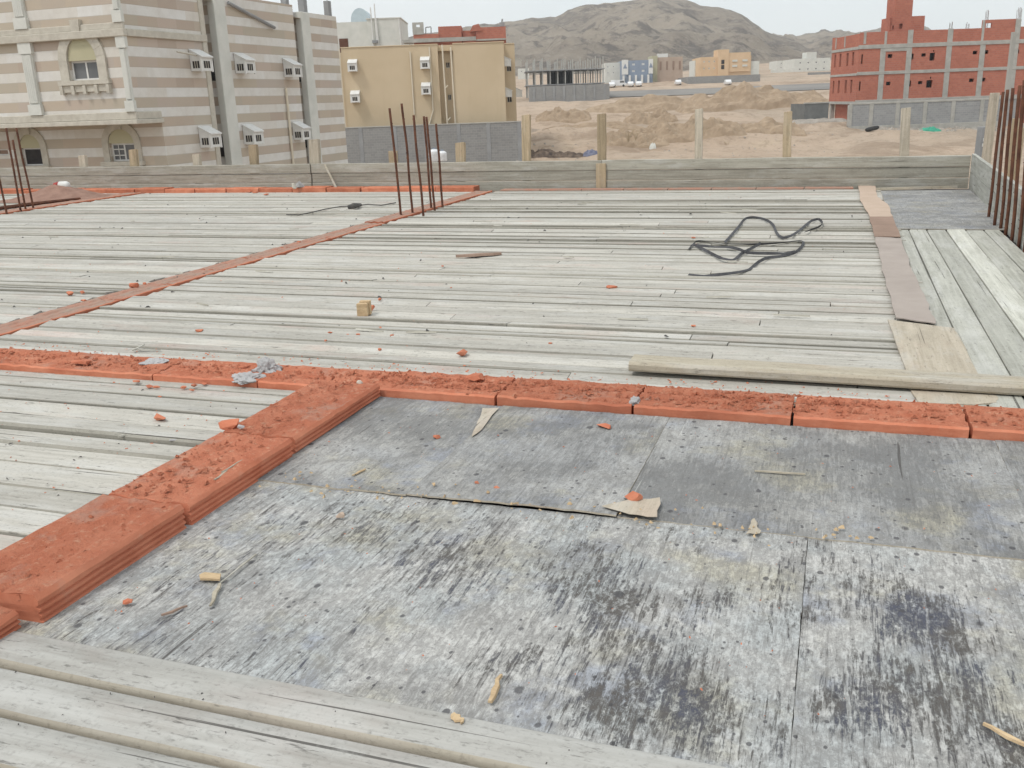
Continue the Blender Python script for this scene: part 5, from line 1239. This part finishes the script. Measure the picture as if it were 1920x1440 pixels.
s0 = Q(992, 190, 198); s1 = Q(1143, 187, 198); sw = house('site_wall', s0.x, 198, s0.z-.6, 'grey block site wall in front of the concrete skeleton', 'wall')
hh = Q(1060, 160, 198).z-s0.z+.6; mb = MB(); mb.box(0, s1.x-s0.x, 0, .25, 0, hh); mb.box(s1.x-s0.x-.25, s1.x-s0.x, .25, 14, 0, hh); mb.build('block_panel', M['cmu'], sw)
for k in range(8): x = (s1.x-s0.x)*(k+.5)/8; mb = MB(); mb.box(x-.2, x+.2, -.12, 0, 0, hh*.97); mb.build('pier', M['conc_dark'], sw)
# ---- far houses
def far_house(name, px0, px1, pyt, pyb, dep, mat, label, wins=(), depth=10, arch=False, extra=None, pane='dark', cat='house'):
    a = Q(px0, pyb, dep); b = Q(px1, pyt, dep); h = house(name, a.x, dep, a.z-1.5, label, cat); w = Q(px1, (pyt+pyb)/2, dep).x-a.x; H = b.z-a.z+1.5
    hs = []
    for (u0, u1, v0, v1) in wins: hs.append((w*u0, w*u1, 1.5+(H-1.5)*v0, 1.5+(H-1.5)*v1))
    mb = MB(); mb.facade((0, 0, 0), X1, 0, w, 0, H, hs, (0, .25, 0)); mb.poly([(0, 0, 0), (0, depth, 0), (0, depth, H), (0, 0, H)]); mb.poly([(w, 0, 0), (w, depth, 0), (w, depth, H), (w, 0, H)]); mb.poly([(0, depth, 0), (w, depth, 0), (w, depth, H), (0, depth, H)])
    mb.poly([(0, .3, H-.5), (w, .3, H-.5), (w, depth, H-.5), (0, depth, H-.5)]); mb.build('wall', M[mat], h)
    for s in hs: frame_window(h, (0, 0, 0), X1, (0, .25, 0), *s, .12, 'white', pane, 0)
    if extra: extra(h, w, H)
    return h
def grid(nx, ny, u0, u1, v0, v1, fu=.45, fv=.5):
    o = []
    for i in range(nx):
        for j in range(ny):
            du = (u1-u0)/nx; dv = (v1-v0)/ny; o.append((u0+du*(i+.5-fu/2), u0+du*(i+.5+fu/2), v0+dv*(j+.5-fv/2), v0+dv*(j+.5+fv/2)))
    return o
far_house('white_house', 1135, 1164, 117, 153, 262, 'offwhite', 'far white house next to the concrete skeleton', grid(2, 2, .0, .7, .3, .95, .3, .3), 9)
def blue_extra(h, w, H):
    for u0, u1 in ((0, .2), (.86, 1.0)):
        mb = MB(); mb.box(w*u0, w*u1-.01, -.35, -.002, 3.6, H+.2)
        mb.build('end_panel', M['white'], h)
        for v in (.45, .8):
            f = MB(); c = w*(u0+u1)/2; f.extrude([(c-.5, -.36, H*v-.5), (c+.5, -.36, H*v-.5), (c, -.36, H*v+.7)], (0, -.06, 0)); f.build('window', M['slate'], h)
    for k in range(5): mb = MB(); x = w*(.05+.2*k); mb.box(x-.25, x+.25, -.5, -.02, 0, 3.4); mb.build('column', M['white'], h)
far_house('blue_house', 1166, 1224, 112, 156, 258, 'slate', 'far blue grey house with white end panels', grid(2, 2, .22, .84, .38, .97, .3, .3), 10, extra=blue_extra, pane='white')
def tan_extra(h, w, H):
    mb = MB(); mb.box(-1.6, 0, -.4, 6, 0, H+.4); mb.build('stair_tower', M['olive'], h)
    mb = MB(); mb.box(0, w*.42, .2, .6, H, H+.9); mb.build('roof_parapet', M['white'], h)
    for k in range(4): x = w*(.1+.25*k); mb = MB(); mb.box(x, x+w*.07, -.08, -.003, 4.2, H*.86); mb.build('dark_band', M['card_brown'], h)
far_house('tan_house', 1232, 1280, 106, 152, 262, 'tan', 'far tan house with tall dark vertical bands', (), 10, extra=tan_extra)
def or_extra(h, w, H):
    mb = MB(); mb.box(w*.33, w*.55, -.6, 5, 0, H+1.8); mb.build('stair_tower', M['orange'], h)
    mb = MB(); mb.box(w*.55+.01, w*.98, -.35, 6, H*.45, H+.9); mb.build('upper_bay', M['orange'], h)
    for v in (.62, .8):
        for u in (.62, .82): mb = MB(); mb.box(w*u, w*(u+.1), -.5, -.351, H*v, H*(v+.07)); mb.build('balcony', M['offwhite'], h)
        mb = MB(); mb.box(w*.40, w*.46, -.65, -.601, H*v-.5, H*v+.6); mb.build('window', M['dark'], h)
    mb = MB(); mb.box(w*1.0, w*1.0+2.4, .5, 8, 0, H*.8); mb.build('side_wing', M['offwhite'], h)
far_house('orange_house', 1313, 1408, 104, 150, 275, 'orange', 'far orange cream house with a taller stair tower', grid(3, 2, .02, .32, .35, .95, .3, .25)+[(.94, .97, .45, .62)], 12, extra=or_extra)
far_house('pink_house', 1302, 1312, 113, 148, 282, 'offwhite', 'narrow far whitish house at the side of the orange one', grid(1, 2, 0, 1, .3, .95, .4, .3), 8)
p = Q(1290, 157, 248); p1 = Q(1425, 155, 248); fw_ = house('block_wall', p.x, 248, p.z-1.2, 'long low grey wall in front of the far orange house', 'wall'); mb = MB(); mb.box(0, p1.x-p.x, 0, .3, 0, Q(1350, 142, 248).z-p.z+1.2); mb.box(0, .3, .3, 16, 0, Q(1350, 142, 248).z-p.z+1.2); mb.build('block_panel', M['cmu'], fw_)
far_house('pale_house', 1457, 1484, 113, 138, 330, 'offwhite', 'far pale house at the foot of the hill, beside the whitest one', grid(2, 2, .05, .95, .3, .95, .3, .3), 10)
def w2(h, w, H): mb = MB(); mb.box(w*.35, w*.62, 0.5, 5, H-.49, H+1.8); mb.build('roof_room', M['offwhite'], h); mb = MB(); mb.box(w*.55, w, -.6, 0, H*.3, H*.36); mb.build('balcony', M['olive'], h)
far_house('white_house', 1488, 1556, 108, 150, 300, 'offwhite', 'whitest far house, just beside the red brick building', grid(4, 2, .05, .95, .35, .95, .25, .3), 12, extra=w2)
p = Q(1445, 144, 300); p1 = Q(1490, 144, 300); lw = house('low_wall', p.x, 300, p.z-1, 'low pale wall before the far pale house', 'wall'); mb = MB(); mb.box(0, p1.x-p.x, 0, .3, 0, 3.0); mb.build('block_panel', M['offwhite'], lw)
p = Q(1514, 157, 270); p1 = Q(1556, 157, 270); lw = house('block_wall', p.x, 270, p.z-1, 'grey block wall before the whitest far house', 'wall'); mb = MB(); mb.box(0, p1.x-p.x+1, 0, .3, 0, 3.9); mb.build('block_panel', M['cmu'], lw)
far_house('pale_house', 972, 992, 128, 142, 330, 'offwhite', 'tiny far pale house seen between the ochre house and the skeleton', grid(2, 1, .1, .9, .3, .9, .3, .4), 8)
# parked cars below the far houses
def car(px, py, dep, mat, label, van=False, rz_=0.):
    p = Q(px, py, dep); e = empty('parked_car', hw(p.x, dep, gz(p.x, dep, False)+.02), YW+rz_+(0 if van else 1.5), label, 'car', 'cars parked by the far houses')
    e.scale = (.8, .8, .8)
    prof = [(-2.2, .3), (2.2, .3), (2.25, .75), (2.1, .95), (1.1, 1.05), (.55, 1.5), (-1.2, 1.52), (-1.9, 1.05), (-2.25, .95)] if not van else [(-2.4, .3), (2.4, .3), (2.42, .9), (1.9, 1.15), (1.5, 1.95), (-2.35, 2.0)]
    mb = MB(); mb.extrude([(x, -.85, z) for x, z in prof], (0, 1.7, 0)); mb.build('body', M[mat], e, bevel=.06)
    mb = MB(); gp = [(-1.6, 1.05), (.95, 1.07), (.5, 1.42), (-1.15, 1.44)] if not van else [(.3, 1.15), (1.7, 1.2), (1.4, 1.8), (.3, 1.8)]
    mb.extrude([(x, -.87, z) for x, z in gp], (0, .02, 0)); mb.build('side_window', M['glass'], e)
    for x in (-1.4, 1.4):
        mb = MB(); mb.tube([(x, -.9, .33), (x, -.66, .33)], .33, 14); mb.build('wheel', M['tyre'], e)
car(1147, 154, 246, 'paint_w', 'far white car at the foot of the white house'); car(1160, 153, 247, 'paint_w', 'far white van between white and blue houses', True)
car(1182, 155, 246, 'paint_w', 'far white car before the blue house, nearer the van'); car(1197, 154, 246, 'paint_w', 'far white car in the middle of the blue house front')
car(1271, 154, 246, 'paint_w', 'far white car before the tan house'); car(1364, 160, 240, 'paint_w', 'lone far white car by the long low grey wall')

# =================================================================== LIGHT AND AIR
hz = MB(); hz.box(-1700, 1700, -1620, 1700, -8, 150)
hm = bpy.data.materials.new('air'); hm.use_nodes = True; ht_ = hm.node_tree; ht_.nodes.clear()
ho = ht_.nodes.new('ShaderNodeOutputMaterial'); pv = ht_.nodes.new('ShaderNodeVolumePrincipled'); pv.inputs['Density'].default_value = .00034
pv.inputs['Color'].default_value = (.97, .98, 1, 1); pv.inputs['Anisotropy'].default_value = .2; ht_.links.new(pv.outputs[0], ho.inputs['Volume'])
hob = hz.build('haze', hm); struct(hob, 'stuff')
w = bpy.data.worlds.new('World'); sc.world = w; w.use_nodes = True; t = w.node_tree; t.nodes.clear()
EL, AZ = math.radians(58), math.radians(215)     # high soft sun behind the camera, a little to one side
sky = t.nodes.new('ShaderNodeTexSky'); sky.sky_type = 'NISHITA'; sky.sun_disc = False; sky.sun_elevation = EL; sky.sun_rotation = AZ
sky.dust_density = 3.; sky.air_density = 1.; sky.ozone_density = 1.
bg = t.nodes.new('ShaderNodeBackground'); bg.inputs[1].default_value = .108
cl = t.nodes.new('ShaderNodeMix'); cl.data_type = 'RGBA'; cl.inputs[0].default_value = .82
tc = t.nodes.new('ShaderNodeTexCoord'); nz = t.nodes.new('ShaderNodeTexNoise'); nz.inputs['Scale'].default_value = 2.2; nz.inputs['Detail'].default_value = 5
rp = t.nodes.new('ShaderNodeValToRGB'); rp.color_ramp.elements[0].position = .3; rp.color_ramp.elements[0].color = (7.7, 8.35, 8.5, 1); rp.color_ramp.elements[1].position = .7; rp.color_ramp.elements[1].color = (9.2, 9.35, 9.25, 1)
t.links.new(tc.outputs['Generated'], nz.inputs['Vector']); t.links.new(nz.outputs['Fac'], rp.inputs[0])
t.links.new(sky.outputs[0], cl.inputs[6]); t.links.new(rp.outputs[0], cl.inputs[7])          # overcast: cloud sheet over the clear sky
t.links.new(cl.outputs[2], bg.inputs[0])
ow = t.nodes.new('ShaderNodeOutputWorld'); t.links.new(bg.outputs[0], ow.inputs[0])
sd = bpy.data.lights.new('sun', 'SUN'); sd.energy = 1.3; sd.angle = math.radians(11); sd.color = (1, .955, .89)
so = bpy.data.objects.new('sun', sd); COL.objects.link(so)
dirv = Vector((math.cos(EL)*math.sin(AZ), math.cos(EL)*math.cos(AZ), math.sin(EL)))
so.rotation_euler = dirv.to_track_quat('Z', 'Y').to_euler(); so.location = (0, 0, 30)
sc.view_settings.view_transform = 'Standard'; sc.view_settings.look = 'None'; sc.view_settings.exposure = .31; sc.view_settings.gamma = 1
sc.cycles.max_bounces = 6
try: sc.cycles.use_denoising = True
except Exception: pass
